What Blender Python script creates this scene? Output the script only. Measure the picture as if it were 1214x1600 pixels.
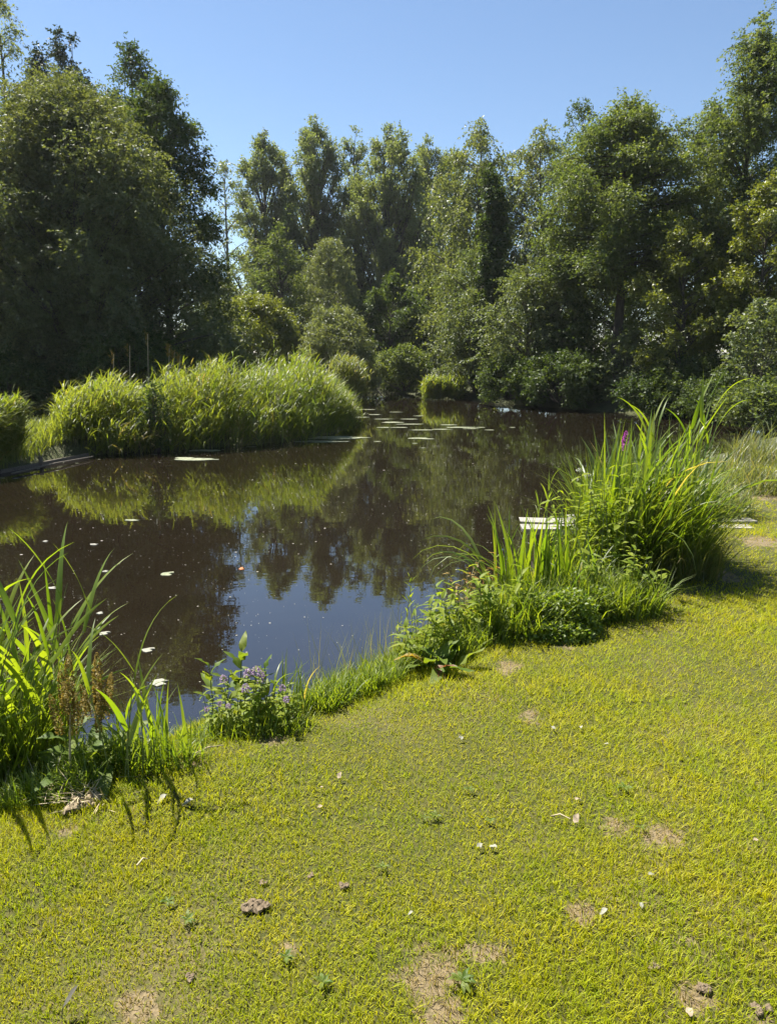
import bpy, math, random
import numpy as np
from mathutils import Matrix, Vector

for o in list(bpy.data.objects):
    bpy.data.objects.remove(o)
SC = bpy.context.scene
COL = SC.collection
R = math.radians

# ------------------------------------------------------------------ camera, world, sun, exposure
CAM_Z, PITCH, FPX, PCX, PCY = 1.9, R(12.0), 1156.0, 607.0, 800.0
cam = bpy.data.cameras.new('camera')
cam.sensor_fit = 'VERTICAL'
cam.sensor_height = 24.0
cam.lens = FPX / 1600.0 * 24.0
cam.clip_start, cam.clip_end = 0.05, 3000.0
cam_o = bpy.data.objects.new('camera', cam)
cam_o.location = (0, 0, CAM_Z)
cam_o.rotation_euler = (R(90) - PITCH, 0, 0)
COL.objects.link(cam_o)
SC.camera = cam_o

SUN_EL, SUN_AZ = R(58), R(-46)          # azimuth measured from +Y towards +X
world = bpy.data.worlds.new('World')
SC.world = world
world.use_nodes = True
wn = world.node_tree
wn.nodes.clear()
w_out = wn.nodes.new('ShaderNodeOutputWorld')
w_bg = wn.nodes.new('ShaderNodeBackground')
w_sky = wn.nodes.new('ShaderNodeTexSky')
w_sky.sky_type = 'NISHITA'
w_sky.sun_disc = False
w_sky.sun_elevation = SUN_EL
w_sky.sun_rotation = SUN_AZ
w_sky.altitude = 0
w_sky.air_density = 1.0
w_sky.dust_density = 0.1
w_sky.ozone_density = 2.5
w_bg.inputs['Strength'].default_value = 0.054
wn.links.new(w_sky.outputs[0], w_bg.inputs['Color'])
wn.links.new(w_bg.outputs[0], w_out.inputs['Surface'])

sun = bpy.data.lights.new('sun', 'SUN')
sun.energy = 5.0
sun.angle = R(0.53)
sun.color = (1.0, 0.95, 0.86)
sun_o = bpy.data.objects.new('sun', sun)
sd = Vector((math.sin(SUN_AZ) * math.cos(SUN_EL), math.cos(SUN_AZ) * math.cos(SUN_EL), math.sin(SUN_EL)))
sun_o.rotation_euler = sd.to_track_quat('Z', 'Y').to_euler()
sun_o.location = (-20, 20, 40)
COL.objects.link(sun_o)

SC.view_settings.view_transform = 'Standard'
SC.view_settings.look = 'None'
SC.view_settings.gamma = 1.0
SC.view_settings.use_curve_mapping = False
SC.view_settings.exposure = 1.55
SC.render.engine = 'CYCLES'
SC.cycles.max_bounces = 8
SC.cycles.diffuse_bounces = 4
SC.cycles.glossy_bounces = 4
SC.cycles.transmission_bounces = 6
SC.cycles.sample_clamp_indirect = 6.0
SC.cycles.use_denoising = True

# ------------------------------------------------------------------ helpers: picture ray -> place
def ray(px, py):
    dx, dy = (px - PCX) / FPX, (PCY - py) / FPX
    return (dx, math.cos(PITCH) + dy * math.sin(PITCH), -math.sin(PITCH) + dy * math.cos(PITCH))

def at_y(px, py, Y):
    d = ray(px, py)
    k = Y / d[1]
    return Vector((d[0] * k, Y, CAM_Z + d[2] * k))

def at_z(px, py, z=0.0):
    d = ray(px, py)
    k = (z - CAM_Z) / d[2]
    return Vector((d[0] * k, d[1] * k, z))

def px_m(px, Y, py=600):
    """metres that px photo pixels span at distance Y"""
    return px * Y / ray(607, py)[1] / FPX

# ------------------------------------------------------------------ helpers: meshes
def new_mesh(name, V, F, mat=None, tint=None, smooth=False, nside=4):
    V = np.ascontiguousarray(np.asarray(V, dtype=np.float32).reshape(-1, 3))
    F = np.ascontiguousarray(np.asarray(F, dtype=np.int32).reshape(-1, nside))
    me = bpy.data.meshes.new(name)
    me.vertices.add(len(V))
    me.vertices.foreach_set('co', V.ravel())
    me.loops.add(F.size)
    me.loops.foreach_set('vertex_index', F.ravel())
    me.polygons.add(len(F))
    me.polygons.foreach_set('loop_start', np.arange(0, F.size, nside, dtype=np.int32))
    me.polygons.foreach_set('loop_total', np.full(len(F), nside, dtype=np.int32))
    me.polygons.foreach_set('use_smooth', np.full(len(F), smooth, dtype=bool))
    if tint is not None:
        a = me.attributes.new('tint', 'FLOAT', 'POINT')
        a.data.foreach_set('value', np.asarray(tint, dtype=np.float32).ravel())
    if mat:
        me.materials.append(mat)
    me.update(calc_edges=True)
    me.validate()
    return me

def link(name, me, parent=None, loc=None, mx=None, **props):
    o = bpy.data.objects.new(name, me)
    COL.objects.link(o)
    if parent is not None:
        o.parent = parent
    if mx is not None:
        o.matrix_local = mx
    elif loc is not None:
        o.location = loc
    for k, v in props.items():
        if v:
            o[k] = v
    return o

def thing(name, label, cat, loc, group=None):
    return link(name, None, None, loc, label=label, category=cat, group=group)

class Mesh:
    """joins quads of several builders"""
    def __init__(self):
        self.V, self.F, self.T, self.n = [], [], [], 0
    def add(self, V, F, T=None):
        V = np.asarray(V, float).reshape(-1, 3)
        self.V.append(V)
        self.F.append(np.asarray(F, int).reshape(-1, 4) + self.n)
        self.T.append(np.full(len(V), 0.5) if T is None else np.broadcast_to(np.asarray(T, float), (len(V),)))
        self.n += len(V)
    def build(self, name, mat, smooth=False):
        return new_mesh(name, np.concatenate(self.V), np.concatenate(self.F), mat, np.concatenate(self.T), smooth)

def norm(a):
    return a / np.maximum(np.linalg.norm(a, axis=-1, keepdims=True), 1e-9)

def tube(P, rad, sides=6):
    P = np.asarray(P, float)
    rad = np.asarray(rad, float)
    T = norm(np.gradient(P, axis=0))
    ref = np.array([1.0, 0.13, 0.07])
    U = norm(np.cross(T, ref))
    W = np.cross(T, U)
    a = np.arange(sides) / sides * 2 * np.pi
    V = P[:, None] + rad[:, None, None] * (np.cos(a)[None, :, None] * U[:, None] + np.sin(a)[None, :, None] * W[:, None])
    k = len(P)
    i = np.arange(k - 1)[:, None] * sides
    j = np.arange(sides)[None]
    jn = (j + 1) % sides
    F = np.stack([i + j, i + jn, i + sides + jn, i + sides + j], -1).reshape(-1, 4)
    return V.reshape(-1, 3), F

def box(c, s, rot=0.0, jitter=0.0, rng=None):
    c, s = np.array(c, float), np.array(s, float) / 2
    V = np.array([[x, y, z] for z in (-1, 1) for y in (-1, 1) for x in (-1, 1)], float) * s
    if jitter and rng is not None:
        V += rng.normal(0, jitter, V.shape)
    cr, sr = math.cos(rot), math.sin(rot)
    V = np.stack([V[:, 0] * cr - V[:, 1] * sr, V[:, 0] * sr + V[:, 1] * cr, V[:, 2]], 1) + c
    F = [[0, 2, 3, 1], [4, 5, 7, 6], [0, 1, 5, 4], [2, 6, 7, 3], [0, 4, 6, 2], [1, 3, 7, 5]]
    return V, np.array(F)

def ribbons(rng, P, az, L, W, lean, bend, nseg, side_twist=0.6):
    """many grass blades at once: base P (n,3), azimuth az, length L, width W, lean from the vertical, extra bend"""
    n = len(P)
    t = np.linspace(0, 1, nseg + 1)
    ang = lean[:, None] + bend[:, None] * t[None] ** 1.6
    dr = np.sin(ang)
    dz = np.cos(ang)
    step = L[:, None] / nseg
    r = np.concatenate([np.zeros((n, 1)), np.cumsum((dr[:, :-1] + dr[:, 1:]) / 2 * step, 1)], 1)
    z = np.concatenate([np.zeros((n, 1)), np.cumsum((dz[:, :-1] + dz[:, 1:]) / 2 * step, 1)], 1)
    ca, sa = np.cos(az)[:, None], np.sin(az)[:, None]
    C = np.stack([P[:, :1] + r * ca, P[:, 1:2] + r * sa, P[:, 2:3] + z], -1)
    tw = rng.uniform(-side_twist, side_twist, n)[:, None]
    sx, sy = -np.sin(az[:, None] + tw), np.cos(az[:, None] + tw)
    prof = np.maximum(np.minimum(1.0, 0.55 + 2.2 * t) * (1 - t ** 2.2), 0.03)
    hw = (W[:, None] / 2 * prof[None])[..., None]
    S = np.stack([np.broadcast_to(sx, C.shape[:2]), np.broadcast_to(sy, C.shape[:2]), np.zeros(C.shape[:2])], -1)
    V = np.stack([C - S * hw, C + S * hw], 2)          # n, nseg+1, 2, 3
    base = np.arange(n)[:, None] * (nseg + 1) * 2
    k = np.arange(nseg)[None] * 2
    F = np.stack([base + k, base + k + 1, base + k + 3, base + k + 2], -1).reshape(-1, 4)
    return V.reshape(-1, 3), F, (nseg + 1) * 2

def leaf_cards(rng, P, D, N, l, w):
    """folded four-cornered leaves: base P, direction D, normal N"""
    S = norm(np.cross(D, N))
    N = np.cross(S, D)
    l = l[:, None]
    w = w[:, None]
    mid = P + D * l * 0.45 - N * w * 0.18
    tip = P + D * l - N * l * 0.12
    V = np.stack([P, mid + S * w * 0.5 + N * w * 0.22, tip, mid - S * w * 0.5 + N * w * 0.22], 1)
    n = len(P)
    F = np.arange(n * 4).reshape(n, 4)
    return V.reshape(-1, 3), F

def leaf_tris(rng, P, D, N, l, w):
    S = norm(np.cross(D, N))
    l = l[:, None]
    w = w[:, None]
    a = P + D * l * .12 + S * w * .5
    b = P + D * l * .34 - S * w * .5
    tip = P + D * l - np.cross(S, D) * l * .15
    n = len(P)
    return np.stack([a, b, tip], 1).reshape(-1, 3), np.arange(n * 3).reshape(n, 3)

def sprays(rng, P, D, L, nleaf, ll, lw, droop, flat=0.5):
    """leafy twigs: origin P, direction D, length L -> leaves along each of them"""
    n = len(P)
    t = (np.arange(nleaf)[None] + rng.uniform(0, 1, (n, nleaf))) / nleaf
    Lc = L[:, None, None]
    tt = t[..., None]
    down = np.array([0, 0, -1.0])
    pos = P[:, None] + D[:, None] * Lc * tt + down * (droop[:, None, None] * Lc * tt ** 2)
    tan = norm(D[:, None] + down * (2 * droop[:, None, None] * tt))
    sgn = np.where(rng.random((n, nleaf)) < 0.5, -1.0, 1.0)[..., None]
    up = np.array([0, 0, 1.0])
    s = norm(np.cross(tan, up) + rng.normal(0, 0.25, pos.shape))
    pos = pos + rng.normal(0, 1, pos.shape) * ll * 0.25
    ld = norm(tan * 0.55 + s * sgn * 0.8 + rng.normal(0, 0.35, pos.shape) + down * 0.15)
    nn = norm(up * flat + rng.normal(0, 0.55, pos.shape))
    m = n * nleaf
    l = ll * rng.uniform(0.65, 1.3, m)
    V, F = leaf_tris(rng, pos.reshape(-1, 3), ld.reshape(-1, 3), nn.reshape(-1, 3), l, l * lw)
    tw = rng.normal(0.5, 0.16, n)
    T = np.clip(np.repeat(tw[:, None], nleaf, 1) + rng.normal(0, 0.14, (n, nleaf)), 0, 1)
    return V, F, np.repeat(T.reshape(-1), 3)

# ------------------------------------------------------------------ materials
def nodes(name):
    m = bpy.data.materials.new(name)
    m.use_nodes = True
    nt = m.node_tree
    nt.nodes.clear()
    out = nt.nodes.new('ShaderNodeOutputMaterial')
    return m, nt, out

def N_(nt, typ, **kw):
    n = nt.nodes.new(typ)
    for k, v in kw.items():
        setattr(n, k, v)
    return n

def mixrgb(nt, fac, a, b):
    n = nt.nodes.new('ShaderNodeMix')
    n.data_type = 'RGBA'
    for sock, v in ((n.inputs[0], fac), (n.inputs[6], a), (n.inputs[7], b)):
        if hasattr(v, 'node'):
            nt.links.new(v, sock)
        elif isinstance(v, (int, float)):
            sock.default_value = v
        else:
            sock.default_value = (*v, 1)
    return n.outputs[2]

def noise(nt, scale, detail=3, rough=0.55, vec=None):
    n = nt.nodes.new('ShaderNodeTexNoise')
    n.inputs['Scale'].default_value = scale
    n.inputs['Detail'].default_value = detail
    n.inputs['Roughness'].default_value = rough
    if vec is None:
        g = nt.nodes.new('ShaderNodeNewGeometry')
        vec = g.outputs['Position']
    nt.links.new(vec, n.inputs['Vector'])
    return n.outputs[0]

def mrange(nt, v, a, b, c=0.0, d=1.0):
    n = nt.nodes.new('ShaderNodeMapRange')
    n.inputs[1].default_value, n.inputs[2].default_value = a, b
    n.inputs[3].default_value, n.inputs[4].default_value = c, d
    nt.links.new(v, n.inputs[0])
    return n.outputs[0]

def leaf_shader(nt, out, col, trans, gloss, rough, tmul):
    d = N_(nt, 'ShaderNodeBsdfDiffuse')
    nt.links.new(col, d.inputs[0])
    tr = N_(nt, 'ShaderNodeBsdfTranslucent')
    mm = nt.nodes.new('ShaderNodeMix')
    mm.data_type = 'RGBA'
    mm.blend_type = 'MULTIPLY'
    mm.inputs[0].default_value = 1
    nt.links.new(col, mm.inputs[6])
    mm.inputs[7].default_value = (*tmul, 1)
    nt.links.new(mm.outputs[2], tr.inputs[0])
    mx = N_(nt, 'ShaderNodeMixShader')
    mx.inputs[0].default_value = trans
    nt.links.new(d.outputs[0], mx.inputs[1])
    nt.links.new(tr.outputs[0], mx.inputs[2])
    g = N_(nt, 'ShaderNodeBsdfGlossy')
    g.inputs['Color'].default_value = (1, 1, 1, 1)
    g.inputs['Roughness'].default_value = rough
    m2 = N_(nt, 'ShaderNodeMixShader')
    m2.inputs[0].default_value = gloss
    nt.links.new(mx.outputs[0], m2.inputs[1])
    nt.links.new(g.outputs[0], m2.inputs[2])
    nt.links.new(m2.outputs[0], out.inputs[0])

def leafmat(name, c1, c2, trans=0.4, gloss=0.05, rough=0.4, tmul=(2.0, 1.9, 0.6), src='tint', dead=None, dead_at=0.93):
    m, nt, out = nodes(name)
    if src == 'tint':
        a = N_(nt, 'ShaderNodeAttribute', attribute_name='tint')
        fac = a.outputs['Fac']
    else:
        a = N_(nt, 'ShaderNodeObjectInfo')
        fac = a.outputs['Random']
    col = mixrgb(nt, fac, c1, c2)
    if dead:
        col = mixrgb(nt, mrange(nt, fac, dead_at, dead_at + 0.02), col, dead)
    if src != 'tint':       # along-blade streaks on near leaves
        tc = N_(nt, 'ShaderNodeTexCoord')
        mp = N_(nt, 'ShaderNodeMapping')
        mp.inputs['Scale'].default_value = (6, 90, 6)
        nt.links.new(tc.outputs['Object'], mp.inputs[0])
        nz = noise(nt, 1.0, 2, 0.5, mp.outputs[0])
        f = mrange(nt, nz, 0.3, 0.7, 0.0, 0.35)
        col = mixrgb(nt, f, col, tuple(x * 0.55 for x in c1))
    leaf_shader(nt, out, col, trans, gloss, rough, tmul)
    return m

def plain(name, c1, c2, rough=0.85, scale=20.0, bump=0.3, detail=5, stretch=None):
    m, nt, out = nodes(name)
    p = N_(nt, 'ShaderNodeBsdfPrincipled')
    tc = N_(nt, 'ShaderNodeTexCoord')
    mp = N_(nt, 'ShaderNodeMapping')
    mp.inputs['Scale'].default_value = stretch or (1, 1, 1)
    nt.links.new(tc.outputs['Object'], mp.inputs[0])
    nz = noise(nt, scale, detail, 0.6, mp.outputs[0])
    nt.links.new(mixrgb(nt, mrange(nt, nz, 0.3, 0.7), c1, c2), p.inputs['Base Color'])
    p.inputs['Roughness'].default_value = rough
    b = N_(nt, 'ShaderNodeBump')
    b.inputs['Strength'].default_value = bump
    b.inputs['Distance'].default_value = 0.01
    nt.links.new(nz, b.inputs['Height'])
    nt.links.new(b.outputs[0], p.inputs['Normal'])
    nt.links.new(p.outputs[0], out.inputs[0])
    return m

M = {}
M['bark'] = plain('bark', (0.035, 0.028, 0.02), (0.09, 0.075, 0.055), 0.95, 9, 0.6, 5, (1, 1, 0.25))
M['bark_pale'] = plain('bark_pale', (0.07, 0.065, 0.05), (0.16, 0.15, 0.12), 0.95, 9, 0.6, 5, (1, 1, 0.25))
M['wood'] = plain('wood', (0.15, 0.138, 0.115), (0.33, 0.31, 0.27), 0.8, 7, 0.4, 6, (0.6, 12, 12))
M['wood_dark'] = plain('wood_dark', (0.06, 0.048, 0.034), (0.14, 0.115, 0.085), 0.9, 7, 0.5, 6, (0.6, 9, 9))
M['soil'] = plain('soil', (0.07, 0.05, 0.03), (0.24, 0.18, 0.11), 1.0, 45, 0.8)
M['thatch'] = plain('thatch', (0.10, 0.075, 0.045), (0.36, 0.28, 0.17), 1.0, 60, 0.8)
M['dead_leaf'] = plain('dead_leaf', (0.18, 0.13, 0.08), (0.38, 0.31, 0.22), 0.9, 40, 0.2)
M['orange_leaf'] = plain('orange_leaf', (0.35, 0.10, 0.03), (0.45, 0.16, 0.05), 0.8, 40, 0.2)
M['pale_leaf'] = plain('pale_leaf', (0.14, 0.14, 0.10), (0.27, 0.26, 0.20), 0.7, 30, 0.2)
M['scum'] = plain('scum', (0.09, 0.11, 0.05), (0.24, 0.25, 0.15), 0.8, 14, 0.3)
M['speck'] = plain('speck', (0.22, 0.20, 0.15), (0.40, 0.38, 0.31), 0.8, 3, 0.0)
M['feather'] = plain('feather', (0.05, 0.045, 0.035), (0.12, 0.11, 0.085), 0.7, 40, 0.1)
# tree leaves
M['lf_willow'] = leafmat('lf_willow', (0.055, 0.076, 0.030), (0.118, 0.134, 0.058), 0.42, 0.03, 0.5)
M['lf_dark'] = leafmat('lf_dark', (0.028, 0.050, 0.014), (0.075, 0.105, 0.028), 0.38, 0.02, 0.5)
M['lf_mid'] = leafmat('lf_mid', (0.052, 0.080, 0.026), (0.112, 0.138, 0.048), 0.46, 0.02, 0.5)
M['lf_poplar'] = leafmat('lf_poplar', (0.078, 0.108, 0.052), (0.152, 0.178, 0.090), 0.50, 0.03, 0.45)
M['lf_birch'] = leafmat('lf_birch', (0.070, 0.094, 0.036), (0.132, 0.150, 0.062), 0.5, 0.03, 0.45)
M['lf_yellow'] = leafmat('lf_yellow', (0.080, 0.105, 0.016), (0.150, 0.165, 0.026), 0.42, 0.04, 0.45)
M['lf_grey'] = leafmat('lf_grey', (0.075, 0.098, 0.050), (0.145, 0.165, 0.080), 0.42, 0.03, 0.45)
M['lf_pale'] = leafmat('lf_pale', (0.064, 0.092, 0.036), (0.130, 0.155, 0.060), 0.40, 0.03, 0.5)
M['lf_conifer'] = leafmat('lf_conifer', (0.020, 0.034, 0.015), (0.046, 0.064, 0.028), 0.2, 0.04, 0.5)
# reeds and grass
M['reed'] = leafmat('reed', (0.062, 0.098, 0.020), (0.152, 0.172, 0.034), 0.52, 0.03, 0.45, (2.2, 2.1, 0.55), dead=(0.16, 0.135, 0.07), dead_at=0.95)
M['reed_grey'] = leafmat('reed_grey', (0.070, 0.095, 0.030), (0.140, 0.150, 0.056), 0.45, 0.03, 0.45, dead=(0.20, 0.17, 0.085), dead_at=0.93)
M['bank_grass'] = leafmat('bank_grass', (0.085, 0.135, 0.014), (0.190, 0.225, 0.028), 0.50, 0.02, 0.5, (2.0, 1.95, 0.5), dead=(0.32, 0.25, 0.12), dead_at=0.96)
M['reed_leaf'] = leafmat('reed_leaf', (0.085, 0.145, 0.012), (0.170, 0.215, 0.024), 0.58, 0.03, 0.45, (2.1, 2.0, 0.5), 'obj')
M['sedge_leaf'] = leafmat('sedge_leaf', (0.075, 0.130, 0.020), (0.150, 0.190, 0.032), 0.55, 0.035, 0.45, (2.1, 2.0, 0.55), 'obj', (0.30, 0.24, 0.10), 0.96)
M['herb_leaf'] = leafmat('herb_leaf', (0.120, 0.180, 0.012), (0.220, 0.255, 0.024), 0.46, 0.012, 0.55, (2.1, 2.0, 0.5), 'obj')
M['herb_mass'] = leafmat('herb_mass', (0.080, 0.140, 0.014), (0.170, 0.210, 0.024), 0.5, 0.025, 0.5)
M['dock_leaf'] = leafmat('dock_leaf', (0.080, 0.135, 0.016), (0.155, 0.190, 0.026), 0.46, 0.015, 0.55, (2.0, 1.9, 0.6), 'obj')
M['amber_leaf'] = leafmat('amber_leaf', (0.24, 0.20, 0.03), (0.28, 0.15, 0.03), 0.45, 0.04, 0.5, (1.8, 1.5, 0.6), 'obj')
M['red_leaf'] = leafmat('red_leaf', (0.13, 0.035, 0.02), (0.16, 0.08, 0.03), 0.4, 0.04, 0.5, (1.6, 1.2, 0.7), 'obj')
M['stem_green'] = plain('stem_green', (0.07, 0.10, 0.02), (0.13, 0.15, 0.035), 0.6, 30, 0.1)
M['stem_dry'] = plain('stem_dry', (0.30, 0.24, 0.14), (0.42, 0.35, 0.22), 0.8, 30, 0.1)
M['seed'] = leafmat('seed', (0.15, 0.12, 0.025), (0.27, 0.21, 0.045), 0.35, 0.02, 0.6, (1.6, 1.3, 0.7))
M['mauve'] = leafmat('mauve', (0.20, 0.13, 0.22), (0.42, 0.33, 0.42), 0.35, 0.02, 0.6, (1.3, 1.2, 1.4))
M['magenta'] = leafmat('magenta', (0.24, 0.05, 0.20), (0.40, 0.12, 0.34), 0.4, 0.02, 0.6, (1.5, 1.2, 1.5))
M['white_flower'] = leafmat('white_flower', (0.55, 0.55, 0.48), (0.75, 0.75, 0.70), 0.3, 0.02, 0.6, (1.1, 1.1, 1.0))

# ------------------------------------------------------------------ the pond's outline
SHORE_PX = [(-420, 1440), (-150, 1340), (40, 1225), (190, 1185), (300, 1140), (400, 1112), (480, 1098), (545, 1078), (600, 1035),
            (660, 990), (740, 955), (820, 905), (900, 862), (960, 805), (1040, 745), (1120, 714), (1180, 693), (1260, 687), (1500, 689),
            (1500, 668), (1300, 666), (1214, 664), (1100, 655), (1000, 647), (900, 640), (800, 632), (740, 625), (700, 621),
            (655, 617), (610, 612), (578, 612), (562, 620), (555, 640), (552, 668), (480, 688), (400, 695), (300, 702), (200, 706),
            (130, 712), (60, 725), (0, 738), (-120, 760), (-350, 800), (-900, 900)]
SHORE = np.array([tuple(at_z(x, y, 0.0))[:2] for x, y in SHORE_PX])
# rounded once so that the bank is not a chain of straight cuts
_a, _b = SHORE, np.roll(SHORE, -1, 0)
SHORE = np.stack([_a * 0.75 + _b * 0.25, _a * 0.25 + _b * 0.75], 1).reshape(-1, 2)

def shore_dist(X, Y):
    """signed distance to the waterline, positive on land"""
    X = np.asarray(X, float)
    Y = np.asarray(Y, float)
    shp = X.shape
    p = np.stack([X.ravel(), Y.ravel()], 1)
    best = np.full(len(p), 1e9)
    ins = np.zeros(len(p), bool)
    for i in range(len(SHORE)):
        a, b = SHORE[i], SHORE[(i + 1) % len(SHORE)]
        ab = b - a
        t = np.clip(((p - a) @ ab) / (ab @ ab + 1e-12), 0, 1)
        d = np.hypot(*(p - a - t[:, None] * ab).T)
        best = np.minimum(best, d)
        c = ((a[1] > p[:, 1]) != (b[1] > p[:, 1]))
        with np.errstate(divide='ignore', invalid='ignore'):
            xs = (b[0] - a[0]) * (p[:, 1] - a[1]) / (b[1] - a[1]) + a[0]
        ins ^= c & (p[:, 0] < xs)
    return np.where(ins, -best, best).reshape(shp)

def wob(x, y):
    return (np.sin(x * 1.3 + 0.7) * np.sin(y * 1.1 + 2.1) * 0.016 + np.sin(x * 3.1 + y * 1.7) * 0.008 + np.sin(y * 4.3 - x * 2.2 + 1.0) * 0.006)

def ground_z(x, y):
    x = np.asarray(x, float)
    y = np.asarray(y, float)
    s = shore_dist(x, y) + 0.05 * np.sin(x * 7.1) * np.sin(y * 6.3) + 0.03 * np.sin(x * 17 + y * 13)
    u = np.clip(s / 0.9, 0, 1)
    land = 0.30 * (1 - (1 - u) ** 2.2) + wob(x, y) * u
    sea = np.maximum(s * 0.6, -0.7)
    return np.where(s > 0, land, sea)

def gz(x, y):
    return float(ground_z(np.array([x]), np.array([y]))[0])

def land_at(px, py):
    """place on the sloping ground seen at a pixel"""
    z = 0.3
    for _ in range(6):
        p = at_z(px, py, z)
        z = 0.5 * z + 0.5 * gz(p.x, p.y)
    p = at_z(px, py, z)
    p.z = gz(p.x, p.y)
    return p

# ------------------------------------------------------------------ ground
PATCHES = []      # bare spots: x, y, radius
for px, py, r in [(670, 1525, .155), (755, 1500, .10), (690, 1590, .10), (790, 1047, .13), (225, 1585, .12), (905, 1425, .07), (510, 1445, .05),
                  (455, 1490, .05), (1085, 1555, .07), (1190, 1590, .06), (1070, 1470, .05), (1040, 1310, .11), (1120, 895, .28), (1190, 850, .35), (1190, 780, .40),
                  (960, 1290, .09), (100, 1310, .07), (880, 1015, .10), (830, 1120, .09), (430, 1160, .10), (300, 1200, .10)]:
    p = at_z(px, py, 0.29)
    PATCHES.append((p.x, p.y, r * .9))

def patch_value(nt):
    """0..1 how worn the turf is at this place"""
    g = nt.nodes.new('ShaderNodeNewGeometry')
    pos = g.outputs['Position']
    nz = noise(nt, 9.0, 4, 0.6, pos)
    acc = None
    for x, y, r in PATCHES:
        d = nt.nodes.new('ShaderNodeVectorMath')
        d.operation = 'DISTANCE'
        nt.links.new(pos, d.inputs[0])
        d.inputs[1].default_value = (x, y, 0.27)
        v = mrange(nt, d.outputs['Value'], r * 0.1, r * 1.35, 0.95, 0.0)
        if acc is None:
            acc = v
        else:
            mx = nt.nodes.new('ShaderNodeMath')
            mx.operation = 'MAXIMUM'
            nt.links.new(acc, mx.inputs[0])
            nt.links.new(v, mx.inputs[1])
            acc = mx.outputs[0]
    fine = noise(nt, 38.0, 4, 0.65, pos)
    def math_(op, x, y):
        n = nt.nodes.new('ShaderNodeMath')
        n.operation = op
        for sk, v in ((n.inputs[0], x), (n.inputs[1], y)):
            if hasattr(v, 'node'):
                nt.links.new(v, sk)
            else:
                sk.default_value = v
        return n.outputs[0]
    rag = math_('ADD', math_('MULTIPLY', math_('SUBTRACT', nz, .5), 1.6), math_('MULTIPLY', math_('SUBTRACT', fine, .5), 1.1))
    mul_out = mrange(nt, math_('ADD', acc, rag), .42, .72)
    mul_out = math_('MULTIPLY', mul_out, mrange(nt, acc, 0.0, 0.15))
    big = mrange(nt, noise(nt, 1.6, 4, 0.6, pos), 0.52, 0.78, 0.0, 0.40)
    ad = nt.nodes.new('ShaderNodeMath')
    ad.operation = 'ADD'
    ad.use_clamp = True
    nt.links.new(mul_out, ad.inputs[0])
    nt.links.new(big, ad.inputs[1])
    return ad.outputs[0]

def lawn_mats():
    m, nt, out = nodes('turf')
    p = N_(nt, 'ShaderNodeBsdfPrincipled')
    p.inputs['Roughness'].default_value = 1.0
    w = patch_value(nt)
    n1 = noise(nt, 70, 4, 0.65)
    n2 = noise(nt, 5, 4, 0.6)
    green = mixrgb(nt, mrange(nt, n2, 0.3, 0.7), (0.026, 0.038, 0.002), (0.052, 0.058, 0.003))
    green = mixrgb(nt, mrange(nt, n1, 0.35, 0.75), green, (0.075, 0.062, 0.012))
    dry = mixrgb(nt, mrange(nt, n1, 0.3, 0.7), (0.09, 0.068, 0.034), (0.21, 0.16, 0.085))
    nt.links.new(mixrgb(nt, w, green, dry), p.inputs['Base Color'])
    b = N_(nt, 'ShaderNodeBump')
    b.inputs['Strength'].default_value = 0.8
    b.inputs['Distance'].default_value = 0.012
    nt.links.new(n1, b.inputs['Height'])
    nt.links.new(b.outputs[0], p.inputs['Normal'])
    nt.links.new(p.outputs[0], out.inputs[0])
    M['turf'] = m
    m, nt, out = nodes('lawn_blade')
    a = N_(nt, 'ShaderNodeAttribute', attribute_name='tint')
    f = a.outputs['Fac']
    w = patch_value(nt)
    n2 = mrange(nt, noise(nt, 4.5, 5, 0.7), 0.36, 0.64)
    ga = mixrgb(nt, f, (0.165, 0.224, 0.002), (0.345, 0.372, 0.007))
    gb = mixrgb(nt, f, (0.260, 0.270, 0.003), (0.450, 0.408, 0.016))
    col = mixrgb(nt, n2, ga, gb)
    ad = N_(nt, 'ShaderNodeMath', operation='ADD')
    nt.links.new(f, ad.inputs[0])
    mu = N_(nt, 'ShaderNodeMath', operation='MULTIPLY')
    nt.links.new(w, mu.inputs[0])
    mu.inputs[1].default_value = 0.8
    nt.links.new(mu.outputs[0], ad.inputs[1])
    col = mixrgb(nt, mrange(nt, ad.outputs[0], 0.86, 1.05), col, (0.28, 0.215, 0.095))
    leaf_shader(nt, out, col, 0.40, 0.01, 0.6, (1.6, 1.55, 0.4))
    M['lawn_blade'] = m
    m, nt, out = nodes('rough_ground')
    p = N_(nt, 'ShaderNodeBsdfPrincipled')
    p.inputs['Roughness'].default_value = 1.0
    n1 = noise(nt, 1.2, 6, 0.65)
    n2 = noise(nt, 25, 4, 0.6)
    c = mixrgb(nt, mrange(nt, n1, 0.3, 0.7), (0.035, 0.045, 0.014), (0.085, 0.095, 0.026))
    c = mixrgb(nt, mrange(nt, n2, 0.45, 0.75), c, (0.055, 0.045, 0.025))
    nt.links.new(c, p.inputs['Base Color'])
    b = N_(nt, 'ShaderNodeBump')
    b.inputs['Strength'].default_value = 1.0
    b.inputs['Distance'].default_value = 0.06
    nt.links.new(n2, b.inputs['Height'])
    nt.links.new(b.outputs[0], p.inputs['Normal'])
    nt.links.new(p.outputs[0], out.inputs[0])
    M['rough_ground'] = m
lawn_mats()

def axis(lo, hi, fine, c_lo, c_hi):
    a = list(np.arange(lo, hi, fine))
    s, x = fine, hi
    while x < c_hi:
        a.append(x)
        s = min(s * 1.22, 60)
        if x < 45:
            s = min(s, 1.0)
        x += s
    s, x = fine, lo
    while x > c_lo:
        s = min(s * 1.3, 60)
        x -= s
        a.append(x)
    return np.array(sorted(a))

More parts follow.
